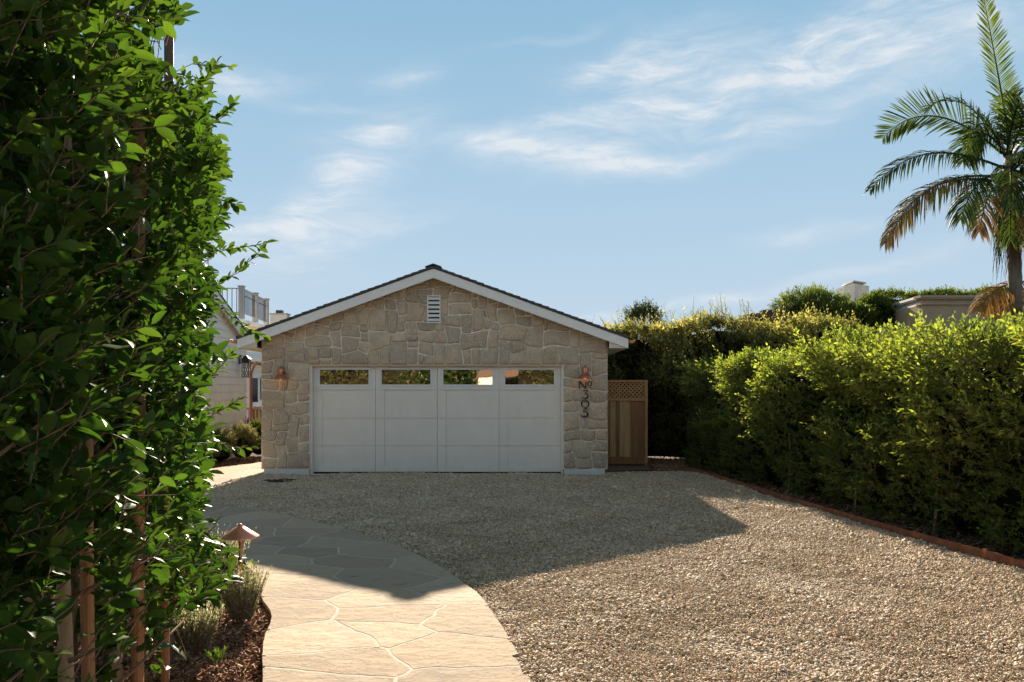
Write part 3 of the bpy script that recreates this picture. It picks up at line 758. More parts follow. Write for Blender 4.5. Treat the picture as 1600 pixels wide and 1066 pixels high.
# copper gutters
def gutter(x, sgn):
    m_ = MB(); n = 9; rr = 0.062; outer = [(x+sgn*0.062+rr*math.cos(math.pi+math.pi*i/(n-1)), 0.0+rr*math.sin(math.pi+math.pi*i/(n-1))) for i in range(n)]
    inner = [(x+sgn*0.062+(rr-.006)*math.cos(math.pi+math.pi*i/(n-1)), (rr-.006)*math.sin(math.pi+math.pi*i/(n-1))) for i in range(n)]
    zz = rz(EL, -0.015)
    pl = [(a, b+zz) for a, b in outer]+[(a, b+zz) for a, b in inner[::-1]]
    m_.prism(pl, 'y', roofY0+0.02, roofY1)
    m_.prism([(a, b+zz) for a, b in outer], 'y', roofY0+0.012, roofY0+0.02)
    m_.tube([(x+sgn*0.124, roofY0+0.012, zz+0.002), (x+sgn*0.124, roofY1, zz+0.002)], 0.009, 8)
    return m_.build('gutter', M_COPPER_PAINT, roof)
gutter(EL-0.022, -1); gutter(ER+0.022, 1)

# garage door: four columns, four rows
YD = 15.46
door = box('garage_door', (DL+0.001, YD+0.045, 0.022), (DR-0.001, YD+0.07, DT+0.03), M_DOOR, garage)
box('door_jamb', (DL+0.002, YF+0.03, 0.0), (DL+0.035, YD+0.02, DT), M_DOOR, door); box('door_jamb', (DR-0.035, YF+0.03, 0.0), (DR-0.002, YD+0.02, DT), M_DOOR, door)
box('door_head', (DL+0.036, YF+0.05, DT-0.03), (DR-0.036, YD+0.02, DT-0.002), M_DOOR, door)
box('bottom_seal', (DL+0.04, YD-0.005, 0.004), (DR-0.04, YD+0.04, 0.036), M_DARK, door)
cw = (DR-DL-0.07)/4; rowz = [0.040, 0.545, 1.085, 1.632, DT-0.034]
for c in range(4):
    xa = DL+0.035+c*cw+0.003; xb = xa+cw-0.006
    for r in range(4):
        za, zb = rowz[r]+0.003, rowz[r+1]-0.003
        if r < 3:
            # raised stiles left and right, field slightly sunk; the bottom row has a bottom rail
            st = 0.165
            m_ = MB(); zl = za+(0.10 if r == 0 else 0)
            yo, yi = YD, YD+0.020
            m_.box((xa, yo, za), (xa+st, YD+0.043, zb)); m_.box((xb-st, yo, za), (xb, YD+0.043, zb))
            if r == 0: m_.box((xa+st, yo, za), (xb-st, YD+0.043, zl))
            m_.box((xa+st, yi, zl), (xb-st, YD+0.043, zb))
            m_.build('door_panel', M_DOOR, door)
        else:
            wl, wr, wb, wt = xa+0.085, xb-0.100, 1.708, 2.054
            m_ = MB(); y1_ = YD+0.043
            m_.box((xa, YD, za), (wl, y1_, zb)); m_.box((wr, YD, za), (xb, y1_, zb)); m_.box((wl, YD, za), (wr, y1_, wb)); m_.box((wl, YD, wt), (wr, y1_, zb))
            pnl = m_.build('door_panel', M_DOOR, door)
            fw = 0.03; m_ = MB(); ya = YD-0.012; yb_ = YD+0.03
            m_.box((wl-0.012, ya, wb-0.012), (wl+fw, yb_, wt+0.012)); m_.box((wr-fw, ya, wb-0.012), (wr+0.012, yb_, wt+0.012))
            m_.box((wl+fw, ya, wb-0.012), (wr-fw, yb_, wb+fw)); m_.box((wl+fw, ya, wt-fw), (wr-fw, yb_, wt+0.012))
            m_.build('window_frame', M_FRAME, door)
            box('pane', (wl+fw, YD+0.018, wb+fw), (wr-fw, YD+0.022, wt-fw), M_PANE, door)

# ---------------------------------------------------------------- wall lamps and number
def wall_lamp(px, py, label):
    x = (px-800)/F*15.1; z = EYE+(HZ-py)/F*15.1; yc = 15.12
    t_ = thing('wall_lamp', label, 'wall lamp', (x, 15.26, z), 'copper wall lamps on the garage')
    c = (x, yc, z)
    MB().lathe(c, [(0.0, 0.115), (0.006, 0.11), (0.008, 0.085), (0.018, 0.08), (0.02, 0.062), (0.045, 0.055), (0.056, 0.045), (0.056, 0.03)], 20).build('finial_cap', M_COPPER, t_, True)
    m_ = MB(); m_.lathe(c, [(0.052, 0.03), (0.052, -0.055), (0.060, -0.06), (0.060, -0.070)], 20)
    for k in range(8):
        a = k*math.pi/4; m_.tube([(c[0]+.056*math.cos(a), yc+.056*math.sin(a), z+.03), (c[0]+.056*math.cos(a), yc+.056*math.sin(a), z-.06)], 0.006, 5)
    m_.build('lamp_body', M_COPPER, t_, True)
    MB().lathe(c, [(0.058, -0.066), (0.075, -0.075), (0.105, -0.11), (0.130, -0.155), (0.134, -0.165), (0.128, -0.163), (0.10, -0.112), (0.07, -0.08)], 28).build('lamp_shade', M_COPPER, t_, True)
    MB().lathe(c, [(0.0, -0.17), (0.022, -0.165), (0.032, -0.14), (0.03, -0.11), (0.018, -0.085)], 14).build('bulb', M_BULB, t_, True)
    m_ = MB(); m_.lathe((x, 15.245, z), [(0.0, 0)], 3) if False else None
    m_.tube([(x, 15.12, z+0.05), (x, 15.18, z+0.055), (x, 15.27, z+0.02)], 0.010, 8)
    m_.tube([(x, 15.268, z+0.02), (x, 15.245, z+0.02)], 0.05, 16)
    m_.build('wall_bracket', M_COPPER, t_, True)
    ld = bpy.data.lights.new('lamp_light', 'POINT'); ld.energy = 0.05; ld.color = (1.0, 0.48, 0.2); ld.shadow_soft_size = 0.03
    lo = bpy.data.objects.new('lamp_light', ld); COL.objects.link(lo); lo.parent = t_; lo.location = (0, yc-15.26, -0.19)
wall_lamp(438, 580, 'copper wall lamp on the stone pier left of the garage door')
wall_lamp(914.5, 578.5, 'copper wall lamp above the house number on the right stone pier')

num = thing('house_number', 'dark metal house number reading No 305 set down the right stone pier', 'house number', (1.4, 15.25, 1.4))
def stroke(pts, w0=0.014, closed=False, name='numeral', wid=None):
    """flat-faced stroke lettering standing off the stone; pts in photo pixels"""
    y0 = 15.236; m_ = MB(); n = len(pts); P3 = [Vector(((p[0]-800)/F*15.23, y0, EYE+(HZ-p[1])/F*15.23)) for p in pts]
    L_, R_ = [], []
    for i in range(n):
        a = P3[(i-1) % n] if closed else P3[max(i-1, 0)]; b = P3[(i+1) % n] if closed else P3[min(i+1, n-1)]
        t_ = (b-a).normalized(); s_ = Vector((-t_.z, 0, t_.x)); hw = (wid[i] if wid else w0)/2
        L_.append(P3[i]+s_*hw); R_.append(P3[i]-s_*hw)
    D = Vector((0, 0.016, 0)); v = [q for i in range(n) for q in (L_[i], R_[i], R_[i]+D, L_[i]+D)]; f = []
    for i in range(n if closed else n-1):
        a = i*4; b = ((i+1) % n)*4
        f += [(a, b, b+1, a+1), (a+1, b+1, b+2, a+2), (a+2, b+2, b+3, a+3), (a+3, b+3, b, a)]
    if not closed: f += [(0, 1, 2, 3), (n*4-1, n*4-2, n*4-3, n*4-4)]
    return v, f
def glyph(name, strokes):
    m_ = MB()
    for k, sargs in enumerate(strokes):
        v, f = stroke(**sargs); m_.raw([(q[0], q[1]-0.0015*k, q[2]) for q in v], f)
    o_ = m_.build(name, M_BRONZE, num)
    return o_
def arc(cx, cy, rx, ry, a0, a1, n=22): return [(cx+rx*math.cos(R(a0+(a1-a0)*i/n)), cy-ry*math.sin(R(a0+(a1-a0)*i/n))) for i in range(n+1)]
glyph('letter', [dict(pts=[(905.6, 608.2), (906.2, 603), (906, 595.5)], w0=.014), dict(pts=[(905.6, 595.8), (910, 601), (915.4, 607)], w0=.030), dict(pts=[(915.6, 607.5), (915.2, 602), (915.6, 596)], w0=.014)])
glyph('letter', [dict(pts=arc(921.3, 599.6, 3.2, 3.3, 0, 360, 24)[:-1], w0=.014, closed=True), dict(pts=[(920.3, 605.6), (922.2, 605.6)], w0=.022)])
glyph('numeral', [dict(pts=[(911.6, 611.0), (913, 610.4), (918.6, 610.4)], w0=.017), dict(pts=[(918.6, 610.8), (915.8, 613.6), (913.6, 615.4)], w0=.011),
                  dict(pts=arc(914.2, 619.0, 4.6, 3.8, 85, -150, 20), wid=[.012+.018*math.sin(math.pi*i/20) for i in range(21)])])
glyph('numeral', [dict(pts=arc(914.4, 631.2, 5.7, 5.7, 0, 360, 30)[:-1], closed=True, wid=[.012+.012*abs(math.cos(R(12*i))) for i in range(30)])])
glyph('numeral', [dict(pts=[(912.0, 639.3), (914, 639.0), (918.6, 639.2)], w0=.019), dict(pts=[(912.5, 639.0), (911.6, 644.4)], w0=.013),
                  dict(pts=arc(913.4, 647.4, 5.2, 4.3, 110, -150, 20), wid=[.012+.018*math.sin(math.pi*i/20) for i in range(21)])])

# strip of black mat by the left pier
mt = P(0, 0, 1)
pts = [(G(x_, y_).x, G(x_, y_).y) for x_, y_ in ((408, 754.3), (414, 752.2), (440, 750.6), (462, 751.4), (458, 754.6), (430, 755.6))]
pts = resample(pts, 0.06, 0.02, 4)
mat_o = slab('drain_mat', pts, 0.0, 0.034, M_DARK, None, 0.008); tag(mat_o, 'small flat black mat lying on the gravel before the left stone pier', 'mat')

# ================================================================ SIDE GATE
gd = 17.2
gx = lambda px: (px-800)/F*gd
gz = lambda py: EYE+(HZ-py)/F*gd
gate = thing('side_gate', 'cedar side gate with lattice top between garage and hedge', 'gate', ((gx(952)+gx(1011))/2, gd, 0))
GX0, GX1, GZT = gx(946), gx(1011.5), gz(594)
box('gate_post', (GX1-0.06, gd-0.05, -0.03), (GX1, gd+0.04, GZT), M_WOODFRAME, gate, 0.004)
box('gate_post', (GX0, gd-0.05, -0.03), (GX0+0.06, gd+0.04, GZT), M_WOODFRAME, gate, 0.004)
for za, zb in ((GZT-0.045, GZT), (gz(626.5), gz(622.5))): box('gate_rail', (GX0+0.06, gd-0.045, za), (GX1-0.06, gd+0.03, zb), M_WOODFRAME, gate, 0.003)
box('gate_rail', (GX0+0.06, gd-0.03, 0.03), (GX1-0.06, gd+0.03, gz(714)), M_WOODBRN, gate, 0.003)
bx = [GX0+0.062, gx(953), gx(962), gx(968), gx(985), gx(998.5), GX1-0.062]
bm = [M_WOODBRN, M_WOODTAN, M_WOODBRN, M_WOODTAN, M_WOODBRN, M_WOODBRN]
for i in range(6):
    box('board', (bx[i]+0.002, gd-0.012+0.004*(i % 2), gz(714)+0.002), (bx[i+1]-0.002, gd+0.012, gz(626.5)-0.002), bm[i], gate, 0.002)
# lattice strips, two layers, clipped to the opening
lx0, lx1, lz0, lz1 = GX0+0.062, GX1-0.062, gz(622.5)+0.002, GZT-0.047
def clip_rect(poly_):
    for p, n_ in (((lx0, 0), (-1, 0)), ((lx1, 0), (1, 0)), ((0, lz0), (0, -1)), ((0, lz1), (0, 1))):
        poly_ = clip_half(poly_, p, n_)
        if len(poly_) < 3: return None
    return poly_
for lay_, sg in ((0, 1), (1, -1)):
    for k in range(-12, 24):
        c0 = lx0+k*0.088; hw = 0.0135*1.414; H_ = lz1-lz0+0.2; zc = lz0-0.1
        if sg > 0: pl = [(c0-hw, zc), (c0+hw, zc), (c0+hw+H_, zc+H_), (c0-hw+H_, zc+H_)]
        else: pl = [(c0-hw, zc), (c0+hw, zc), (c0+hw-H_, zc+H_), (c0-hw-H_, zc+H_)]
        pl = clip_rect(pl)
        if pl: MB().prism(pl, 'y', gd-0.02+lay_*0.0085, gd-0.012+lay_*0.0085).build('lattice_strip', M_LATTICE, gate)

# low edging by the gate, rusty steel edging along the hedge
eb = MB()
E0 = [G(947, 739), G(990, 737.5), G(1035, 737), G(1075, 738.5)]
for i in range(3): eb.bar(E0[i]+Vector((0, 0, 0.0)), E0[i+1]+Vector((0, 0, 0.0)), 0.02, 0.07)
tag(eb.build('bed_edging', M_BLACK), 'low dark edging strip running from garage corner past the gate', 'garden edging')
edg = thing('steel_edging', 'rust-brown steel edging between the gravel and the long green hedge', 'garden edging', (3.6, 15, 0))
for i in range(len(edge_line)-1):
    a, b = edge_line[i], edge_line[i+1]
    k = max(1, round((b-a).length/1.6))
    for j in range(k):
        p, q = a.lerp(b, j/k), a.lerp(b, (j+1)/k)
        MB().bar(p+Vector((0.0, 0, 0.028+0.004*(j % 2))), q+Vector((0, 0, 0.028+0.004*((j+1) % 2))), 0.016, 0.115).build('edging_plate', M_RUST, edg)
for i in range(1, len(edge_line)-1):
    p = edge_line[i]; box('stake_pin', (p.x-0.012, p.y-0.03, -0.05), (p.x+0.022, p.y+0.03, 0.097), M_RUST, edg)

# ================================================================ FOLIAGE
LEAF9 = (np.array([(0, 0, 0), (0, .33, -.035), (0, .68, -.03), (0, 1.0, -.11), (-.19, .24, .035), (-.25, .52, .05), (-.15, .80, .0), (.19, .24, .035), (.25, .52, .05), (.15, .80, .0)]),
         [(0, 1, 4), (1, 2, 5, 4), (2, 3, 6), (2, 6, 5), (0, 7, 1), (1, 7, 8, 2), (2, 9, 3), (2, 8, 9)])
LEAF4 = (np.array([(0, 0, 0), (-.24, .5, .05), (0, 1.0, -.06), (.24, .5, .05)]), [(0, 2, 1), (0, 3, 2)])
LEAF6 = (np.array([(0, 0, 0), (-.22, .35, .04), (-.17, .72, .0), (0, 1.0, -.08), (.17, .72, .0), (.22, .35, .04), (0, .5, -.03)]), [(0, 6, 1), (1, 6, 2), (2, 6, 3), (3, 6, 4), (4, 6, 5), (5, 6, 0)])
NEEDLE = (np.array([(-.06, 0, 0), (.06, 0, 0), (.05, .6, 0), (0, 1.0, -.03), (-.05, .6, 0)]), [(0, 1, 2, 3, 4)])

def norm(a): return a/np.maximum(np.linalg.norm(a, axis=1, keepdims=True), 1e-9)

def twig_leaves(base, dirs, length, k, leaf_len, spread=0.9, curve=0.25, tip_young=0.7, young_bias=None, seed=0, gravity=-0.15):
    """k leaves along each twig; returns leaf base, axis, normal, size, young, plus twig polylines"""
    r = np.random.default_rng(seed); n = len(base)
    dirs = norm(dirs); up = np.array([0, 0, 1.0])
    side = norm(np.cross(dirs, up)+r.normal(0, .15, (n, 3))); up2 = norm(np.cross(side, dirs))
    B, A, Nn, Sz, Yg = [], [], [], [], []
    bend = norm(r.normal(0, 1, (n, 3)))*curve
    L = length*r.uniform(.7, 1.25, n)
    def pos(t): return base+dirs*(L*t)[:, None]+bend*(L*t*t)[:, None]
    for j in range(k):
        t = np.full(n, (j+0.4)/k)+r.normal(0, .03, n)
        p = pos(t)
        ang = j*2.4+r.normal(0, .5, n)
        rad = side*np.cos(ang)[:, None]+up2*np.sin(ang)[:, None]
        sp = spread*(1-0.45*(j/k))
        ax = norm(dirs*(1.0)+rad*sp*1.5+r.normal(0, .22, (n, 3))+up*gravity)
        if j == k-1: ax = norm(dirs+r.normal(0, .2, (n, 3)))
        # leaf faces roughly skyward / outward
        nn = norm(np.cross(np.cross(ax, up+rad*0.35+r.normal(0, .45, (n, 3))), ax))
        B.append(p); A.append(ax); Nn.append(nn)
        sz = leaf_len*r.uniform(.50, 1.25, n)*(1-0.35*max(0, (j/k-0.6)/0.4)); Sz.append(sz)
        yb = 0 if young_bias is None else young_bias
        Yg.append(np.clip(tip_young*((j/k)**2)*r.uniform(.2, 1.0, n)+yb*r.uniform(.3, 1.1, n), 0, 1))
    return np.concatenate(B), np.concatenate(A), np.concatenate(Nn), np.concatenate(Sz), np.concatenate(Yg), [pos(np.full(n, t)) for t in (0.0, 0.5, 0.97)]

def leaf_mesh(name, B, A, Nn, Sz, Yg, mats, parent=None, tpl=LEAF4, twigs=None, twig_r=0.003, width=1.0, kind='stuff', seed=0, extra=None):
    V, Fc = tpl; n = len(B); r = np.random.default_rng(seed+99)
    off = np.array(root_loc(parent)) if parent else np.zeros(3)
    sd_ = norm(np.cross(A, Nn))
    wv_ = width*r.uniform(.85, 1.15, n)
    vs = B[:, None, :]+(sd_*(Sz*wv_)[:, None])[:, None, :]*V[None, :, 0:1]+(A*Sz[:, None])[:, None, :]*V[None, :, 1:2]+(Nn*Sz[:, None])[:, None, :]*V[None, :, 2:3]
    m = len(V); vs = vs.reshape(-1, 3)
    rn = np.repeat(r.random(n), m); yg = np.repeat(Yg, m)
    fl = [len(f) for f in Fc]; idx = np.concatenate([np.array(f) for f in Fc])
    loops = (idx[None, :]+(np.arange(n)*m)[:, None]).ravel(); tot_ = np.tile(fl, n)
    mi = np.zeros(len(tot_), np.int32)
    if twigs is not None:
        a, b, c = twigs; nt_ = len(a)
        segs = []
        for p, q, r0, r1 in ((a, b, 1.0, .75), (b, c, .75, .35)):
            t = norm(q-p); s1 = norm(np.cross(t, np.array([.3, .5, .8]))); s2 = np.cross(t, s1)
            ring = []
            for cc, rr in ((p, r0), (q, r1)):
                for kk in range(3):
                    an = kk*2.0944; ring.append(cc+(s1*math.cos(an)+s2*math.sin(an))*(twig_r*rr))
            segs.append(np.stack(ring, 1))
        tv = np.concatenate(segs, 0); nn_ = len(tv); base_i = len(vs)
        vs = np.concatenate([vs, tv.reshape(-1, 3)]); rn = np.concatenate([rn, np.zeros(nn_*6)]); yg = np.concatenate([yg, np.zeros(nn_*6)])
        q = np.array([0, 1, 4, 3, 1, 2, 5, 4, 2, 0, 3, 5])
        loops = np.concatenate([loops, (q[None, :]+(np.arange(nn_)*6)[:, None]+base_i).ravel()])
        tot_ = np.concatenate([tot_, np.full(nn_*3, 4)]); mi = np.concatenate([mi, np.ones(nn_*3, np.int32)])
    vs = vs-off
    me = bpy.data.meshes.new(name)
    me.vertices.add(len(vs)); me.vertices.foreach_set('co', vs.astype(np.float32).ravel())
    me.loops.add(len(loops)); me.loops.foreach_set('vertex_index', loops.astype(np.int32))
    me.polygons.add(len(tot_)); st = np.concatenate([[0], np.cumsum(tot_)[:-1]])
    me.polygons.foreach_set('loop_start', st.astype(np.int32)); me.polygons.foreach_set('material_index', mi)
    for nm, arr in (('rnd', rn), ('young', yg)):
        at = me.attributes.new(nm, 'FLOAT', 'POINT'); at.data.foreach_set('value', arr.astype(np.float32))
    for mm in mats: me.materials.append(mm)
    me.update(calc_edges=True); me.shade_smooth()
    o_ = bpy.data.objects.new(name, me); COL.objects.link(o_); o_.parent = parent
    if kind: o_['kind'] = kind
    return o_

def nz3(p, s, o=0.0): return np.array([noise.noise(Vector((q[0]*s+o, q[1]*s, q[2]*s))) for q in p])

# ---- left: row of tall ficus close to the camera
rowpts = [(-1.80, 2.35), (-1.885, 3.35), (-2.15, 4.3), (-2.47, 5.25), (-2.87, 6.25)]
tree_labels = ['nearest tall ficus of the left row, cut by the left edge of the picture',
               'tall glossy ficus whose pale trunk stands at lower left beside a thin stake',
               'tall ficus behind the thick orange-brown stake in the left row',
               'tall ficus in the left row just behind the pole that rises above the leaves',
               'farthest tall ficus of the left row, leaning leaves over the path lamp']
def edge_px(y):   # silhouette of the foliage in the photo, column of its right edge by row
    ks = [-400, 0, 30, 60, 100, 114, 135, 200, 300, 400, 470, 520, 560, 620, 700, 760, 800, 850, 900, 940, 980, 1066, 1300]
    vs_ = [290, 295, 280, 250, 244, 306, 325, 345, 350, 345, 328, 322, 332, 325, 332, 315, 318, 350, 372, 345, 275, 262, 262]
    return np.interp(y, ks, vs_)
for ti, (tx, ty) in enumerate(rowpts):
    r = np.random.default_rng(100+ti)
    tr = thing('ficus_tree', tree_labels[ti], 'tree', (tx, ty, -0.04), 'tall ficus trees in a row on the left')
    # trunk and limbs
    wob = [(tx+0.02*math.sin(z*2.1+ti), ty+0.02*math.cos(z*1.7+ti*2), z) for z in np.linspace(-0.05, 3.3, 14)]
    MB().tube(wob, [0.034*(1-0.72*i/13) for i in range(14)], 10).build('trunk', M_BARK, tr, True)
    m_ = MB()
    for k in range(26):
        z = 0.35+k*0.115; a = k*2.4+ti; c = Vector(wob[min(13, int(z/3.3*13))]); Lb = r.uniform(.35, .62)
        d = Vector((math.cos(a), math.sin(a), r.uniform(.25, .8))).normalized()
        p1 = c+d*Lb*.5; p2 = c+d*Lb+Vector((0, 0, r.uniform(-.05, .08)))
        m_.tube([c, p1, p2], [0.011, 0.007, 0.004], 6)
    m_.build('branch', M_TWIG, tr, True)
    # twigs through the crown
    nt_ = 1500
    hx, hy = 0.56, 0.60
    u = r.uniform(-1, 1, nt_); v = r.uniform(-1, 1, nt_); rad = np.sqrt(u*u+v*v)
    push = r.uniform(0.35, 1.0, nt_)**0.6
    an = r.uniform(0, 6.283, nt_)
    x = tx+np.cos(an)*hx*push*(1+0.1*np.sin(an*3)); y = ty+np.sin(an)*hy*push
    z = r.uniform(0.12, 3.55, nt_)
    base = np.stack([x, y, z], 1)
    keep = (nz3(base, 2.1, ti*7.0) > -0.30-0.25*(z > 1.2)) & ~((z < 0.75) & (r.random(nt_) < 0.55*(0.95-z)))
    if ti in (0, 1): keep &= ~((z < 0.85) & (r.random(nt_) < 0.60))
    base = base[keep]; n = len(base)
    out = np.stack([base[:, 0]-tx, base[:, 1]-ty, np.zeros(n)], 1)
    dirs = norm(norm(out)*0.9+np.array([0, 0, .75])+r.normal(0, .38, (n, 3)))
    toppy = base[:, 2] > 3.0; dirs[toppy] = norm(dirs[toppy]+np.array([0, 0, .7]))
    if ti == 4:      # the rounded foot of the row above the lamp
        pass
    outer = np.clip((np.hypot(out[:, 0]/hx, out[:, 1]/hy)-0.55)/0.45, 0, 1)
    yb = np.where((outer > 0.35) & (base[:, 2] > 1.9), 0.62*(base[:, 2]-1.9)/1.6, 0.06)*r.uniform(.2, 1, n)
    Bq, Aq, Nq, Sq, Yq, tw = twig_leaves(base, dirs, 0.20, 9, 0.084, 0.85, 0.3, 0.5, yb, seed=200+ti)
    # keep the row behind its real outline (trimmed hedge face): drop leaves beyond the clipped face
    pxl = 800+Bq[:, 0]/np.maximum(Bq[:, 1], .3)*F; pyl = HZ-(Bq[:, 2]-EYE)/np.maximum(Bq[:, 1], .3)*F
    lim = edge_px(pyl)-16+14*np.sin(pyl/23.0)*np.sin(pyl/61.0+1)+np.random.default_rng(5).normal(0, 9, len(pxl))
    ok_ = (Bq[:, 0]/Bq[:, 1] < (lim-800)/F) & (Bq[:, 1] > 1.75)
    r9 = np.random.default_rng(77+ti).random(len(pxl))
    for (wx0, wx1, wy0, wy1, dd_) in ((96, 130, 215, 330, 4.4), (200, 230, 175, 420, 3.85), (200, 232, 690, 1080, 3.85), (84, 152, 870, 1080, 3.4), (245, 285, 40, 142, 9)):
        ok_ &= ~((pxl > wx0) & (pxl < wx1) & (pyl > wy0) & (pyl < wy1) & (Bq[:, 1] < dd_) & (r9 < .93))
    Bq, Aq, Nq, Sq, Yq = Bq[ok_], Aq[ok_], Nq[ok_], Sq[ok_], Yq[ok_]
    tpx = 800+tw[2][:, 0]/tw[2][:, 1]*F; tpy = HZ-(tw[2][:, 2]-EYE)/tw[2][:, 1]*F
    tk = (tpx < edge_px(tpy)-16) & (tw[0][:, 1] > 1.8); tw = [q[tk] for q in tw]
    # the 300 nearest, largest leaves are separate parts
    dist = np.linalg.norm(Bq-np.array([0, 0, EYE]), axis=1)
    pxl = 800+Bq[:, 0]/Bq[:, 1]*F; pyl = HZ-(Bq[:, 2]-EYE)/Bq[:, 1]*F
    vis = (pxl > -20) & (pxl < 420) & (pyl > -30) & (pyl < 1090)
    score = np.where(vis, Sq/dist, 0); order = np.argsort(-score); big = order[:280] if vis.sum() > 280 else order[:0]
    rest = np.ones(len(Bq), bool); rest[big] = False
    leaf_mesh('leaves', Bq[rest], Aq[rest], Nq[rest], Sq[rest], Yq[rest], [M_FICUS, M_TWIG], tr, LEAF9, tw, 0.0032, 1.0, seed=ti)
    for q in big:
        leaf_mesh('leaf', Bq[q:q+1], Aq[q:q+1], Nq[q:q+1], Sq[q:q+1], Yq[q:q+1], [M_FICUS], tr, LEAF9, kind=None, seed=int(q)*7+ti)
    if ti >= 3:      # shoots that stick out over the path and the sky
        sh = {3: [((325, 395), (405, 383), 5.2), ((330, 455), (402, 398), 5.0), ((318, 205), (352, 175), 5.3), ((300, 150), (330, 112), 5.2), ((318, 300), (362, 318), 5.1)],
              4: [((320, 600), (356, 560), 5.9), ((330, 470), (398, 522), 5.7), ((330, 650), (362, 632), 6.0), ((325, 690), (368, 700), 6.0), ((300, 100), (338, 105), 5.9), ((330, 840), (378, 876), 5.9)]}[ti]
        for si, (p0, p1, d_) in enumerate(sh):
            a = P(*p0, d_); b = P(*p1, d_); bb = []; dd = []
            for s_ in np.linspace(0, 0.85, 4): bb.append(a.lerp(b, float(s_))); dd.append((b-a).normalized()+Vector((0, 0.15*math.sin(s_*9), 0.12*math.cos(s_*7))))
            Bq, Aq, Nq, Sq, Yq, tw = twig_leaves(np.array([tuple(q) for q in bb]), np.array([tuple(q) for q in dd]), 0.12, 6, 0.078, 0.9, 0.1, 0.7, 0.25, seed=40+ti+si*3)
            st0 = [np.array([tuple(P(*p0, d_)+Vector((-.25, 0, -.12)))]), np.array([tuple(a)]), np.array([tuple(b)])]
            tw = [np.concatenate([q, q2]) for q, q2 in zip(tw, st0)]
            leaf_mesh('shoot', Bq, Aq, Nq, Sq, Yq, [M_FICUS, M_TWIG], tr, LEAF9, tw, 0.0035, kind=None, seed=50+ti+si)

# canopy of the first tree reaching to the upper left, with bare limbs
m_ = MB()

# stakes and pole
def stake(px, d, w_, ztop, label, mat_=M_STAKE, lean=0.0, round_=True):
    x = (px-800)/F*d
    t_ = thing('wooden_stake', label, 'stake', (x, d, -0.05), 'wooden tree stakes in the left planting bed')
    zs_ = np.linspace(-0.06, ztop, 7)
    MB().tube([(x+lean*(z/3), d+0.004*math.sin(z*5), z) for z in zs_], [w_/2*(1+0.03*math.sin(z*9)) for z in zs_], 12).build('pole', mat_, t_, False)
    return t_
stake(138, 3.50, 0.055, 2.35, 'wooden stake right beside the pale trunk at lower left', lean=-0.02)
s2 = stake(214, 3.85, 0.062, 3.05, 'thick orange-brown stake in the middle of the left leaves', lean=0.01)
stake(114, 4.4, 0.05, 3.0, 'stake glimpsed high between dark leaves at far left', M_POLE)
s3 = stake(258, 4.35, 0.045, 2.4, 'stake nearest the mulch, with a scrap of green tie tape near its foot')
s4 = stake(264, 4.70, 0.052, EYE+(HZ-55)/F*4.70, 'dark weathered pole rising above the leaves against the sky', M_POLE)
MB().tube([(s3.location.x-0.024, 4.33, 0.22), (s3.location.x+0.026, 4.32, 0.222), (s3.location.x+0.05, 4.31, 0.228), (s3.location.x+0.062, 4.31, 0.215)], [0.008, 0.010, 0.007, 0.003], 6).build('tie_tape', M_TIE, s3)

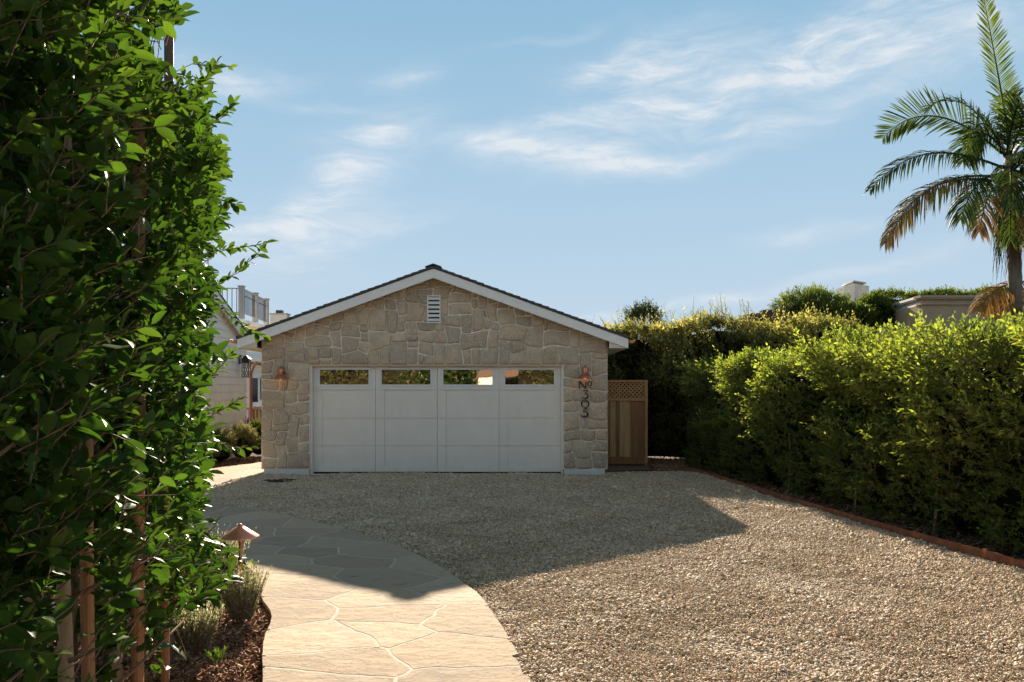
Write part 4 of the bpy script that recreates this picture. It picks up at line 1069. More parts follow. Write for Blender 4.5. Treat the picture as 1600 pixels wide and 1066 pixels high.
# ---- generic hedge: shell of twigs round a lumpy core
def hedge(name, label, cat, line, hgt, thick, leaf, mats, dens, twigL=0.16, k=8, core=M_CORE, seed=0, young_top=0.6, upright=0.7, tall=0.0, tall_n=0, width=1.0, base_z=0.05, lump=0.16, grp=None, tpl=LEAF4, gap=-0.33, trunks=None, spray=0):
    """line: (x, y) along the FRONT face, foliage lies to the right of/behind it; hgt(s) height; thick depth"""
    r = np.random.default_rng(seed)
    L = [Vector((p[0], p[1], 0)) for p in line]; cum = [0]
    for i in range(len(L)-1): cum.append(cum[-1]+(L[i+1]-L[i]).length)
    tl = cum[-1]
    lx_ = np.array([p.x for p in L]); ly_ = np.array([p.y for p in L]); cm = np.array(cum)
    th = thing(name, label, cat, (line[0][0], line[0][1], 0), grp)
    def at(s_):
        x = np.interp(s_, cm, lx_); y = np.interp(s_, cm, ly_)
        e = 0.05; dx = np.interp(s_+e, cm, lx_)-np.interp(s_-e, cm, lx_); dy = np.interp(s_+e, cm, ly_)-np.interp(s_-e, cm, ly_)
        ln = np.hypot(dx, dy)+1e-9; return x, y, dx/ln, dy/ln
    H = lambda s_: hgt(s_)
    area_f = tl*float(np.mean(H(np.linspace(0, tl, 20)))); area_t = tl*thick; area_e = thick*2
    nf, ntp, nb = int(area_f*dens), int(area_t*dens*1.15), int(area_f*dens*0.3)
    S_, Zz, Dp, NX, NZ = [], [], [], [], []
    s1 = r.uniform(0, tl, nf); z1 = r.uniform(0, 1, nf)**0.93; S_.append(s1); Zz.append(base_z+z1*(H(s1)-base_z)); Dp.append(r.uniform(-.02, .22, nf)); NX.append(np.ones(nf)); NZ.append(np.where(z1 > .85, .6, .12))
    s2_ = r.uniform(0, tl, ntp); S_.append(s2_); Zz.append(H(s2_)-r.uniform(0, .25, ntp)); Dp.append(r.uniform(0, thick, ntp)); NX.append(np.zeros(ntp)); NZ.append(np.ones(ntp))
    s3_ = r.uniform(0, tl, nb); S_.append(s3_); Zz.append(base_z+r.random(nb)*(H(s3_)-base_z)); Dp.append(thick-r.uniform(-.02, .2, nb)); NX.append(-np.ones(nb)); NZ.append(np.full(nb, .1))
    ne = int(thick*2.2*dens)
    S_.append(np.concatenate([r.uniform(0, .15, ne), tl-r.uniform(0, .15, ne)])); Zz.append(np.concatenate([base_z+r.random(ne)*(H(np.zeros(1))[0]-base_z), base_z+r.random(ne)*(H(np.array([tl]))[0]-base_z)])); Dp.append(r.uniform(0, thick, 2*ne)); NX.append(np.zeros(2*ne)); NZ.append(np.full(2*ne, .2))
    endn = np.concatenate([np.zeros(nf+ntp+nb), -np.ones(ne), np.ones(ne)])
    S_ = np.concatenate(S_); Zz = np.concatenate(Zz); Dp = np.concatenate(Dp); NX = np.concatenate(NX); NZ = np.concatenate(NZ)
    x, y, dx, dy = at(S_)
    nxv, nyv = -dy, dx      # pointing to the left of travel = towards the viewer's side
    q3 = np.stack([x, y, Zz], 1)
    lum = nz3(q3, 1.15, seed)*lump+nz3(q3, 3.3, seed+5)*lump*0.55
    off_ = np.where(NX != 0, lum*NX, 0)
    base = np.stack([x+nxv*(off_-Dp), y+nyv*(off_-Dp), Zz+np.where(NX == 0, lum*0.9, 0)], 1)
    g_ = nz3(base, 2.6, seed+9)
    keep = (g_ > gap) & (base[:, 2] > base_z*0.6)
    base = base[keep]; NXk, NZk, lumk, Ek = NX[keep], NZ[keep], lum[keep], endn[keep]
    nxv, nyv, dxk, dyk = nxv[keep], nyv[keep], dx[keep], dy[keep]; Sk = S_[keep]; n = len(base)
    dirs = np.stack([nxv*NXk+dxk*Ek, nyv*NXk+dyk*Ek, NZk+upright*r.uniform(.4, 1.1, n)], 1)+r.normal(0, .42, (n, 3))
    hh = base[:, 2]/np.maximum(H(Sk), .1)
    yb = np.clip((hh-0.30)/0.55, 0, 1)*young_top*np.clip(0.5+nz3(base, 1.7, seed+3)*1.3+lumk*2.2, 0, 1)*r.uniform(.3, 1, n)
    B, A, Nn, Sz, Yg, tw = twig_leaves(base, dirs, twigL, k, leaf, 0.85, 0.3, 0.35, yb, seed=seed+1)
    leaf_mesh('foliage', B, A, Nn, Sz, Yg, mats, th, tpl, tw, 0.004, width, seed=seed)
    if spray:      # longer leading shoots that break the clipped face, pale at their tips
        sp_ = r.uniform(0, tl, spray); x, y, dx, dy = at(sp_); hz_ = r.uniform(.25, 1, spray)**.6*H(sp_)
        q4 = np.stack([x, y, hz_], 1); lm = nz3(q4, 1.15, seed)*lump; k4 = lm > -0.03; n4 = int(k4.sum())
        bs = np.stack([x-dy*lm, y+dx*lm, hz_], 1)[k4]; dr = np.stack([-dy, dx, r.uniform(.3, 1.3, spray)], 1)[k4]+r.normal(0, .35, (n4, 3))
        B, A, Nn, Sz, Yg, tw = twig_leaves(bs, dr, twigL*1.9, 13, leaf*1.15, 0.8, 0.3, 0.7, young_top*.75*np.clip(hz_[k4]/1.6, .25, 1), seed=seed+12)
        leaf_mesh('foliage', B, A, Nn, Sz, Yg, mats, th, LEAF6, tw, 0.004, width, seed=seed+13)
    if tall_n:
        st_ = r.uniform(0, tl, tall_n); x, y, dx, dy = at(st_); dpt = r.uniform(0.0, thick*.8, tall_n)
        bs = np.stack([x+dy*dpt, y-dx*dpt, H(st_)-0.08], 1); dr = np.stack([r.normal(0, .28, tall_n), r.normal(0, .2, tall_n), np.ones(tall_n)], 1)
        B, A, Nn, Sz, Yg, tw = twig_leaves(bs, dr, tall, 9, leaf*0.9, 0.6, 0.25, 0.4, young_top*0.6, seed=seed+2)
        leaf_mesh('shoot', B, A, Nn, Sz, Yg, mats, th, tpl, tw, 0.006, width, kind='stuff', seed=seed+4)
    # lumpy core
    ns, nh = max(6, int(tl/0.3)), 9; v = []; f = []
    for i in range(ns+1):
        s_ = tl*i/ns; x, y, dx, dy = [float(a) for a in at(np.array([s_]))[0:4]] if False else [float(a[0]) for a in at(np.array([s_]))]
        h_ = float(H(np.array([s_]))[0]); ring = []
        prof = [(0.28, base_z+.02), (0.24, h_*.25), (0.24, h_*.5), (0.26, h_*.75), (0.36, h_-.24), (thick*.5, h_-.18), (thick-.36, h_-.24), (thick-.26, h_*.7), (thick-.26, h_*.3), (thick-.28, base_z+.02)]
        for dp, zz in prof:
            nn_ = noise.noise(Vector((x*1.15+seed, y*1.15, zz*1.15)))*lump*.8+noise.noise(Vector((x*4, y*4, zz*4+seed)))*.07
            px_ = x-(-dy)*(dp-nn_) ; py_ = y-dx*(dp-nn_); ring.append((px_, py_, zz+nn_*.5))
        v += ring
    m = 10
    for i in range(ns):
        for j in range(m): f.append((i*m+j, i*m+(j+1) % m, (i+1)*m+(j+1) % m, (i+1)*m+j))
    f += [tuple(range(m)), tuple(range(ns*m+m-1, ns*m-1, -1))]
    mesh('dark_core', v, f, core, th, True, kind='stuff')
    for (ts, dp, tw_, zt) in (trunks or []):
        x, y, dx, dy = [float(a[0]) for a in at(np.array([ts]))]
        bx_, by_ = x+dy*dp, y-dx*dp
        MB().tube([(bx_+0.02*math.sin(z_*3), by_+0.015*math.cos(z_*4), z_) for z_ in np.linspace(-0.03, zt, 7)], [tw_*(1-.5*i/6) for i in range(7)], 8).build('trunk', M_BARK, th, True)
    return th

# travel direction far -> near keeps the face (left of travel... ) towards the gravel
near_line = [(6.35, 2.6), (5.35, 4.8), (4.95, 6.6), (4.72, 8.6), (4.48, 10.8), (4.15, 13.2), (3.78, 15.6), (3.62, 16.4)]
hn = lambda s_: np.interp(s_, [0, 3, 5, 8, 11, 14.5], [2.24, 2.34, 2.12, 2.08, 2.10, 2.00])+0.07*np.sin(s_*2.3)+0.04*np.sin(s_*5.1)
h1 = hedge('green_hedge', 'long bright green clipped hedge along the right side of the gravel drive', 'hedge', near_line, hn, 1.15, 0.066, [M_HEDGE, M_TWIG], 285, 0.17, 8, seed=11, young_top=0.95, tall=0.26, tall_n=520, lump=0.34, spray=1500,
           trunks=[(2.6, .05, .022, 1.3), (4.7, .0, .022, 1.25), (6.6, .06, .018, 1.1), (8.3, .08, .018, 1.0), (10.2, .1, .018, 1.0)])
old_line = [(6.1, 15.3), (5.1, 16.7), (4.0, 17.9), (2.9, 18.7), (1.6, 19.2)]
ho = lambda s_: np.interp(s_, [0, 1.7, 3.3, 4.7, 6.1], [2.80, 3.05, 3.10, 3.05, 2.90])+0.08*np.sin(s_*2.9)
hedge('old_hedge', 'taller shaggy yellow-green hedge with upright shoots behind the gate', 'hedge', old_line, ho, 1.3, 0.075, [M_OLDHEDGE, M_TWIGDARK], 290, 0.2, 8, M_COREOLD, seed=31, young_top=1.0, tall=0.55, tall_n=130, lump=0.36, gap=-0.25, spray=800,
      trunks=[(1.2, .0, .03, 2.4), (1.8, .1, .025, 2.5), (2.6, .05, .03, 2.4)])

def bush(name, label, cat, c, rx, ry, rz_, n, leaf, mats, twigL=0.12, k=8, seed=0, z0=None, up=0.5, young=0.5, tpl=LEAF4, width=1.0, core=M_CORE, flat=False, lump=0.25, grp=None, trunk=None, twig_r=.003, yt=.4):
    r = np.random.default_rng(seed); c = np.array(c, float)
    th = thing(name, label, cat, (c[0], c[1], c[2] if z0 is None else z0), grp)
    d = norm(r.normal(0, 1, (n, 3))); d[:, 2] = np.where(d[:, 2] < -0.35, -d[:, 2], d[:, 2])
    d[:, 1] = np.where(r.random(n) < 0.5, -np.abs(d[:, 1]), d[:, 1])
    lum = nz3(d, 2.2, seed)*lump+nz3(d, 5, seed+2)*lump*.5
    rr = (r.uniform(.72, 1.0, n))*(1+lum)
    base = c+d*np.array([rx, ry, rz_])*rr[:, None]
    dirs = d+np.array([0, 0, up])+r.normal(0, .35, (n, 3))
    yb = np.clip(d[:, 2]+.15+lum, 0, 1)*young*r.uniform(.3, 1, n)
    B, A, Nn, Sz, Yg, tw = twig_leaves(base, dirs, twigL, k, leaf, .8, .3, yt, yb, seed=seed)
    leaf_mesh('foliage', B, A, Nn, Sz, Yg, mats, th, tpl, tw, twig_r, width, seed=seed)
    if core:
        v = []; f = []; nu, nv_ = 16, 10
        for i in range(nv_+1):
            for j in range(nu):
                a = j/nu*6.2832; b = i/nv_*3.1416; q = Vector((math.sin(b)*math.cos(a), math.sin(b)*math.sin(a), math.cos(b)))
                s_ = .72*(1+noise.noise(q*2.2+Vector((seed, 0, 0)))*lump); v.append((c[0]+q.x*rx*s_, c[1]+q.y*ry*s_, c[2]+q.z*rz_*s_))
        for i in range(nv_):
            for j in range(nu): f.append((i*nu+j, (i+1)*nu+j, (i+1)*nu+(j+1) % nu, i*nu+(j+1) % nu))
        mesh('dark_core', v, f, core, th, True, kind='stuff')
    if trunk: MB().tube(trunk, 0.06, 8).build('trunk', M_TWIGDARK, th, True)
    return th
def Pc(px, py, d): return tuple(P(px, py, d))
# creeper and bushes round the stucco house
bush('creeper', 'big rounded green creeper left of the pale chimney', 'creeper', Pc(1268, 508, 29), 1.55, 1.3, 1.25, 1500, .10, [M_CREEPER, M_TWIGDARK], .25, 8, 61, up=.6, young=.8, trunk=[P(1268, 620, 29), P(1268, 520, 29)])
bush('creeper', 'small dark creeper clump in front of the pale chimney foot', 'creeper', Pc(1325, 512, 27.5), .95, .8, .75, 800, .10, [M_CREEPER, M_TWIGDARK], .22, 8, 62, up=.4, young=.35, trunk=[P(1325, 620, 27.5), P(1325, 520, 27.5)])
bush('creeper', 'dark creeper climbing the left corner of the stucco parapet', 'creeper', Pc(1364, 500, 28.3), .65, .6, .85, 700, .10, [M_CREEPER, M_TWIGDARK], .2, 8, 63, up=.4, young=.25, trunk=[P(1364, 620, 28.3), P(1364, 520, 28.3)])
hb = lambda s_: np.interp(s_, [0, 7], [5.45, 5.45])+.07*np.sin(s_*3.1)
hedge('rooftop_hedge', 'low leafy hedge showing along the top of the stucco parapet', 'hedge', [(19.4, 31.0), (16, 31.3), (13.8, 31.6)], hb, 1.0, .11, [M_CREEPER, M_TWIGDARK], 110, .22, 7, seed=71, young_top=.9, base_z=3.2, tall=.3, tall_n=60)
bush('far_tree', 'small grey-green tree top rising behind the shaggy hedge', 'tree', Pc(1004, 515, 27), .55, .5, .72, 420, .10, [M_DARKTREE, M_TWIGDARK], .3, 8, 64, up=1.0, young=.3, core=None, lump=.4, trunk=[P(1004, 640, 27), P(1004, 505, 27)])

# stucco house with parapet, chimney, brown roof scrap
hx0, hy0 = 641/F*26, 26.0
sh = thing('stucco_house', 'low stucco house with a moulded parapet rising behind the right hedge', 'house', (hx0+3, hy0+3, 0))
zt = EYE+(HZ-462)/F*26
hx1, hy1 = 573/F*30.2, 30.2
box('wall', (hx0+.02, hy0+.02, 0), (hx0+5.2, hy1, zt-.30), M_STUCCO_SHADE, sh)
MB().prism([(hx1, hy1), (hx0+.02, hy0+.02), (hx0+.2, hy0+.04), (hx1+.2, hy1)], 'z', 0, zt-.30).build('wall', M_STUCCOWHITE, sh)
for dz, pr, hh_ in ((-.30, .05, .07), (-.23, .0, .10), (-.13, .09, .05), (-.08, .13, .08)):
    box('moulding', (hx0-pr, hy0-pr, zt+dz), (hx0+5.3, hy0+.3, zt+dz+hh_-.002), M_STUCCO_SHADE, sh)
    MB().prism([(hx1-pr, hy1), (hx0-pr-.002, hy0-pr-.002), (hx0-pr+.3, hy0+.3), (hx1+.3, hy1)], 'z', zt+dz, zt+dz+hh_-.001).build('moulding', M_STUCCOWHITE, sh)
ch = thing('chimney', 'pale square stucco chimney with flat metal cap among the creepers', 'chimney', Pc(1338, 560, 30))
c0, c1, c2 = P(1318, 443, 30.3), P(1335, 443, 29.4), P(1358, 443, 30.1)
zt2 = c1.z
MB().prism([(c0.x, c0.y), (c1.x, c1.y), (c2.x, c2.y), (c2.x-.35, c2.y+.8), (c0.x+.0, c0.y+.7)], 'z', 0, zt2).build('shaft', M_STUCCOWHITE, ch)
MB().prism([(c0.x+.14, c0.y+.05), (c1.x+.02, c1.y+.18), (c2.x-.2, c2.y+.02), (c2.x-.35, c2.y+.5), (c0.x+.25, c0.y+.5)], 'z', zt2+.002, zt2+.07).build('flue', M_GREYPAINT, ch)
MB().prism([(c0.x+.08, c0.y-.0), (c1.x+.0, c1.y+.1), (c2.x-.12, c2.y-.02), (c2.x-.3, c2.y+.6), (c0.x+.18, c0.y+.6)], 'z', zt2+.072, zt2+.13).build('cap', M_GREYPAINT, ch)
br = thing('brown_shed', 'dark brown roof corner with a stubby vent peeking over the shaggy hedge', 'shed', Pc(1186, 560, 27))
box('wall', tuple(P(1176, 612, 27)), tuple(P(1215, 500, 28)), M_BRICKROOF, br)
box('roof', tuple(P(1172, 499, 26.9)), tuple(P(1230, 494.5, 28.1)), M_BRICKROOF, br)
box('vent', tuple(P(1192, 494, 27.2)), tuple(P(1201, 486, 27.6)), M_BRICKROOF, br)

# ================================================================ PALM
PD = 20.0
pc = P(1574, 285, PD)
palm = thing('palm_tree', 'tall feather palm with green and dead brown fronds at the right edge', 'palm', (P(1588, 612, PD).x, PD, 0))
tx0 = P(1588, 612, PD).x
zc_ = pc.z-0.4
ptz = np.linspace(-.05, zc_, 40)
MB().tube([(tx0+(pc.x+0.15-tx0)*(z_/zc_)**2, PD, z_) for z_ in ptz], [0.165+.012*(i % 2)-.02*(i/40) for i in range(40)], 14).build('trunk', M_PALMTRUNK, palm, True)
MB().tube([(pc.x+.12, PD, zc_-.1), (pc.x+.06, PD, zc_+.55), (pc.x+.03, PD, zc_+1.2)], [.18, .17, .07], 12).build('crownshaft', M_CREEPER if False else M_PALMTRUNK, palm, True)
def frond(base, az_, el_, length, droop, roll, mat_, leafl=.62, hang=.25, npair=46, seed=0, young=.3, label=None, ragged=0.0):
    r = np.random.default_rng(seed); base = Vector(base)
    d = Vector((math.cos(R(az_))*math.cos(R(el_)), math.sin(R(az_))*math.cos(R(el_)), math.sin(R(el_))))
    pts = [base.copy()]; ds = [d.copy()]; N_ = 24; p = base.copy()
    for i in range(N_):
        t = i/N_; dd = (d+Vector((0, 0, -droop*t*t*1.3-droop*.3*t))).normalized(); p = p+dd*(length/N_); pts.append(p.copy()); ds.append(dd)
    m_ = MB(); m_.tube(pts, [.034*(1-.85*i/N_) for i in range(N_+1)], 6)
    B, A, Nn, Sz, Yg = [], [], [], [], []
    nb = len(m_.v)
    allv = []; fcs = []
    for j in range(npair):
        t = 0.12+0.88*(j+.5)/npair; fi = t*N_; i = min(N_-1, int(fi)); q = pts[i].lerp(pts[i+1], fi-i); dd = ds[i]
        s0 = dd.cross(Vector((0, 0, 1)));
        s0 = s0.normalized() if s0.length > .1 else Vector((1, 0, 0)); u0 = s0.cross(dd).normalized()
        cr, sr = math.cos(R(roll)), math.sin(R(roll)); s_ = s0*cr+u0*sr; u_ = u0*cr-s0*sr
        ll = leafl*(math.sin(math.pi*min(1, (t*.86+.10)))**.7)
        for sg in (-1, 1):
            if ragged and r.random() < ragged: continue
            fwd = .45+.75*t
            ld = (s_*sg+dd*fwd+u_*.22+Vector(tuple(r.normal(0, .07, 3)))).normalized()
            L_ = ll*r.uniform(.82, 1.08); w2 = .021*r.uniform(.8, 1.15)
            wd_ = ld.cross(u_).normalized() if ld.cross(u_).length > .1 else dd
            tw_ = r.normal(0, .25); wd_ = (wd_+u_*tw_).normalized()
            hg = hang*r.uniform(.6, 1.4)
            a0 = q; a1 = q+ld*L_*.45+Vector((0, 0, -hg*L_*.16)); a2 = q+ld*L_*.78+Vector((0, 0, -hg*L_*.55)); a3 = q+ld*L_*.97+Vector((0, 0, -hg*L_*1.0))
            allv.append([a0-wd_*w2*.5, a0+wd_*w2*.5, a1-wd_*w2, a1+wd_*w2, a2-wd_*w2*.7, a2+wd_*w2*.7, a3])
    vb = len(m_.v); nl = len(allv)
    for k_, vv in enumerate(allv):
        m_.raw(vv, [(0, 1, 3, 2), (2, 3, 5, 4), (4, 5, 6)])
    o_ = m_.build('frond', [mat_], palm, True, label=label)
    me = o_.data; arr = np.concatenate([np.full(vb, .4), np.repeat(r.random(nl), 7)]); yg = np.concatenate([np.full(vb, young*.6), np.repeat(np.clip(r.normal(young, .2, nl), 0, 1), 7)])
    for nm, a_ in (('rnd', arr), ('young', yg)):
        at_ = me.attributes.new(nm, 'FLOAT', 'POINT'); at_.data.foreach_set('value', a_.astype(np.float32))
    return o_
pb = lambda px, py, dy=0: tuple(P(px, py, PD+dy))
frond(pb(1580, 235), 172, 81, 4.1, .10, 74, M_PALM, .66, .05, 64, 1, .5, 'bright green upright frond at the top of the crown')
frond(pb(1566, 240), 180, 40, 3.45, 1.0, 72, M_PALM, .95, .05, 60, 2, .2, 'green feathered frond arching up to the left')
frond(pb(1572, 264), 184, 20, 3.9, 1.0, 30, M_PALM, .72, .6, 64, 3, .1)
frond(pb(1570, 286), 188, 8, 4.0, 1.45, 25, M_PALMDRY, .58, .9, 60, 4, .1, 'half-dead brown frond drooping to the left', .12)
frond(pb(1574, 278), 176, 8, 3.7, 1.5, 40, M_PALM, .62, .8, 56, 14, .1)
frond(pb(1572, 272), 205, -5, 2.3, 1.6, 20, M_PALM, .66, .9, 50, 5, .1)
frond(pb(1575, 285), 215, -10, 2.2, 1.9, 20, M_PALMDRY, .6, .9, 50, 21, .1, None, .2)
frond(pb(1576, 295), 240, -25, 2.0, 1.8, 10, M_PALM, .6, .9, 44, 6, .1)
frond(pb(1578, 300), 265, -25, 1.9, 1.6, 0, M_PALMDRY, .5, .9, 40, 7, .3, 'dead brown frond hanging down beside the trunk', .3)
frond(pb(1590, 300), 285, 5, 2.6, 1.7, 15, M_PALMORANGE, .6, .8, 42, 8, .6, 'yellow-orange dying frond at the right edge')
frond(pb(1592, 325), 250, -10, 2.1, 1.4, 15, M_PALMORANGE, .6, .8, 40, 9, .4)
frond(pb(1582, 245), 30, 45, 3.4, .8, 40, M_PALM, .8, .3, 54, 10, .2)
frond(pb(1585, 255), 0, 12, 3.4, 1.0, 30, M_PALM, .75, .5, 54, 11, .15)
frond(pb(1585, 250), 320, 35, 3.2, .9, 40, M_PALM, .75, .3, 54, 12, .2)
frond(pb(1572, 245), 250, 50, 2.5, 1.1, 40, M_PALM, .8, .4, 54, 13, .12)
frond(pb(1570, 245), 215, 45, 2.4, 1.5, 60, M_PALM, .8, .4, 54, 15, .12)
frond(pb(1574, 240), 165, 62, 2.7, .9, 30, M_PALM, .78, .3, 54, 16, .2)
frond(pb(1578, 240), 60, 66, 2.8, .6, 30, M_PALM, .75, .3, 50, 17, .2)
frond(pb(1576, 250), 275, 62, 2.2, 1.3, 20, M_PALM, .8, .5, 50, 22, .1)
frond(pb(1574, 250), 195, 55, 2.0, 1.9, 50, M_PALM, .8, .5, 50, 23, .15)
frond(pb(1590, 310), 345, -15, 2.0, 1.5, 15, M_PALMDRY, .5, .8, 40, 18, .2)
for q_, (a_, e_, l_, dr_, m__) in enumerate(((262, 20, 2.3, 1.8, M_PALM), (240, 5, 2.4, 1.8, M_PALM), (280, 35, 2.4, 1.9, M_PALM), (275, 0, 2.2, 1.7, M_PALM), (300, 20, 2.5, 1.8, M_PALM))):
    frond(pb(1576, 268+4*q_), a_, e_, l_, dr_, 20+9*q_, m__, .72, .8, 56, 60+q_, .1)
frond(pb(1606, 440, 0.5), 200, -5, 2.0, .75, 20, M_PALMORANGE, .6, .7, 50, 19, .05, 'rust-orange fallen frond caught above the hedge')
frond(pb(1604, 450, 0.4), 205, -20, 1.6, .5, 30, M_PALMDRY, .5, .7, 46, 24, .2)
# dead fibre skirt
m_ = MB(); r_ = random.Random(5)
for k in range(230):
    p = P(1556+r_.uniform(0, 36), 285+r_.uniform(0, 95), PD+r_.uniform(-.3, .3)); L_ = r_.uniform(.3, 1.1)
    q = p+Vector((r_.uniform(-.14, .1), r_.uniform(-.1, .1), -L_*.6)); q2 = q+Vector((r_.uniform(-.08, .08), 0, -L_*.5)); m_.tube([p, q, q2], [.009, .007, .003], 3, False)
sk = m_.build('dead_fibre', M_PALMDRY, palm, kind='stuff')

# ================================================================ WHITE HOUSE, left
wh = thing('white_house', 'cream lap-sided house beyond the garage on the left', 'house', (-9, 18, 0))
WX = -6.66; WY0, WY1 = 13.2, 20.0
RY = 16.0
def rake(y): return 2.80+(WY1-y)*0.39 if y > RY else 2.80+(WY1-RY)*0.39-(RY-y)*0.39
ybr = [WY0, RY, WY1]
MB().prism([(WY0, 0), (WY1, 0), (WY1, rake(WY1)-.02), (RY, rake(RY)-.02), (WY0, rake(WY0)-.02)], 'x', WX-0.25, WX-0.02).build('wall', M_SIDING, wh)
box('wall', (-11.8, WY0, 0), (WX-.26, WY0+.2, 3), M_SIDING, wh)
z = 0.15; k = 0
while z < 4.6:
    pl = [(WY0-.01, z), (WY1+.01, z), (WY1+.01, z+.178), (WY0-.01, z+.178)]
    top = lambda: None
    for p_, n_ in (((WY1, rake(WY1)-.03), (.39, 1)), ((RY, rake(RY)-.03), (-.39, 1))): pl = clip_half(pl, p_, n_) if len(pl) > 2 else pl
    if len(pl) > 2:
        v = [(WX+.003-(.022*(q[1]-z)/.18), q[0], q[1]) for q in pl]+[(WX-.019, q[0], q[1]) for q in pl]; n = len(pl)
        f = [tuple(range(n)), tuple(range(2*n-1, n-1, -1))]+[(i, i+n, (i+1) % n+n, (i+1) % n) for i in range(n)]
        mesh('siding_board', v, f, M_SIDING, wh)
    z += .18
# roof of that wing
for (ya, yb_, sgn) in ((RY, WY1+.06, 1), (WY0-.35, RY, -1)):
    za, zb = rake(RY) if sgn > 0 else rake(ya), rake(yb_) if sgn > 0 else rake(RY)
    MB().prism([(ya, za+.0), (yb_, zb+.0), (yb_, zb+.10), (ya, za+.10)], 'x', -11.5, WX+.10).build('roof', M_TRIM, wh)
    MB().prism([(ya, za+.102), (yb_+.03*sgn, zb+.102), (yb_+.03*sgn, zb+.15), (ya, za+.15)], 'x', -11.5, WX+.13).build('shingle_layer', M_SHINGLE, wh)
    MB().prism([(ya, za-.14), (yb_, zb-.14), (yb_, zb+.10), (ya, za+.10)], 'x', WX+.102, WX+.125).build('bargeboard', M_TRIM, wh)
    MB().prism([(ya, za-.03), (yb_, zb-.03), (yb_, zb-.01), (ya, za-.01)], 'x', WX-.02, WX+.10).build('soffit', M_SOFFIT, wh)
# gutter and downspout at the corner
MB().tube([(WX+.10, WY1+.42, 2.35), (WX+.10, WY1+.16, 2.2), (WX+.085, WY1+.05, 2.05), (WX+.085, WY1+.05, 0.05)], .043, 4).build('downspout', M_COPPER_PAINT, wh)
MB().tube([(P(391, 567, 30.4).x, 30.4, P(391, 567, 30.4).z), (P(412, 569.5, 30.4).x, 30.4, P(412, 569.5, 30.4).z)], .05, 8).build('gutter', M_COPPER_PAINT, wh)
# rear wing with a sliding door
MB().box((-16, 31.2, 0), (-5.5, 31.4, 3.6)).build('wall', M_SIDING, wh)
rx = lambda px, d=31.0: (px-800)/F*d
sd2 = box('glass_door', (rx(390), 31.14, .4), (rx(402), 31.18, EYE+(HZ-591)/F*31.1), M_BLACKGLASS, wh)
box('door_frame', (rx(402), 31.08, .2), (rx(405), 31.19, EYE+(HZ-590)/F*31.1), M_FRAME, sd2); box('door_frame', (rx(388), 31.08, EYE+(HZ-591)/F*31.1), (rx(412), 31.19, EYE+(HZ-580)/F*31.1), M_FRAME, sd2)
box('glass_door', (rx(405), 31.15, .2), (rx(416), 31.17, EYE+(HZ-592)/F*31.1), M_BLACKGLASS, wh)
MB().prism([(30.5, 2.75), (33.6, 4.0), (33.6, 4.12), (30.5, 2.87)], 'x', -16, -5.4).build('roof', M_TRIM, wh)
# upper storey with chimney far behind
uch = thing('chimney', 'far cream chimney with grey cap just above the left roof slope', 'chimney', Pc(402, 560, 44))
box('shaft', (P(422, 0, 44).x, 44, 0), (P(448, 0, 44).x, 44.6, EYE+(HZ-491.5)/F*44), M_STUCCOWHITE, uch)
box('crown', (P(421, 0, 44).x, 43.96, EYE+(HZ-491.4)/F*44), (P(449, 0, 44).x, 44.65, EYE+(HZ-489.5)/F*44), M_GREYPAINT, uch)
box('flue', (P(430, 0, 44).x, 44.1, EYE+(HZ-489.4)/F*44), (P(440, 0, 44).x, 44.4, EYE+(HZ-484.5)/F*44), M_BLACK, uch)
# roof deck railing
rl = thing('deck_railing', 'grey roof deck railing with thin dark balusters above the house', 'railing', (-9, 26, 3.8))
posts = [P(325, 447, 33.0), P(377.5, 447, 33.0), P(399, 458, 35.36), P(416, 467, 37.55)]
for p in posts:
    box('post', (p.x-.10, p.y-.10, p.z-1.35), (p.x+.10, p.y+.10, p.z-.03), M_GREYPAINT, rl); box('post_cap', (p.x-.13, p.y-.13, p.z-.03), (p.x+.13, p.y+.13, p.z+.01), M_GREYPAINT, rl)
for i in range(3):
    a, b = posts[i], posts[i+1]; dn = Vector((0, 0, 1)); t = (b-a).normalized()
    MB().bar(a+t*.08-dn*.10, b-t*.08-dn*.10, .09, .04).build('top_rail', M_GREYPAINT, rl)
    MB().bar(a+t*.08-dn*.36, b-t*.08-dn*.36, .04, .03).build('middle_rail', M_BLACK, rl) if i else None
    MB().bar(a+t*.08-dn*1.1, b-t*.08-dn*1.1, .06, .04).build('bottom_rail', M_GREYPAINT, rl)
    nb = int((b-a).length/.19)
    for k in range(1, nb):
        q = a.lerp(b, k/nb); box('baluster', (q.x-.012, q.y-.012, q.z-1.1), (q.x+.012, q.y+.012, q.z-.12), M_BLACK, rl)
box('deck', (posts[0].x-3, 32.9, posts[0].z-1.55), (posts[1].x+.1, 37, posts[0].z-1.38), M_TRIM, rl)
box('deck_wall', (posts[0].x-3, 33.1, 0), (posts[1].x-.2, 36.8, posts[0].z-1.56), M_SIDING, rl)
# black lantern on the wing's corner
ld_ = 19.45; lxp = WX
lan = thing('wall_lantern', 'black openwork wall lantern on the cream siding beside the copper downspout', 'wall lamp', (lxp, ld_, 2.1))
lcx = lxp+.17; z0_, z1_ = EYE+(HZ-588.5)/F*ld_, EYE+(HZ-561)/F*ld_
box('back_plate', (lxp+.002, ld_-.06, z1_-.12), (lxp+.03, ld_+.06, z1_+.1), M_BLACK, lan)
MB().bar((lxp+.03, ld_, z1_+.07), (lcx, ld_, z1_+.07), .02, .02).build('arm', M_BLACK, lan)
MB().raw([(lcx-.10, ld_-.10, z1_), (lcx+.10, ld_-.10, z1_), (lcx+.10, ld_+.10, z1_), (lcx-.10, ld_+.10, z1_), (lcx, ld_, z1_+.10)], [(3, 2, 1, 0), (0, 1, 4), (1, 2, 4), (2, 3, 4), (3, 0, 4)]).build('lantern_roof', M_BLACK, lan)
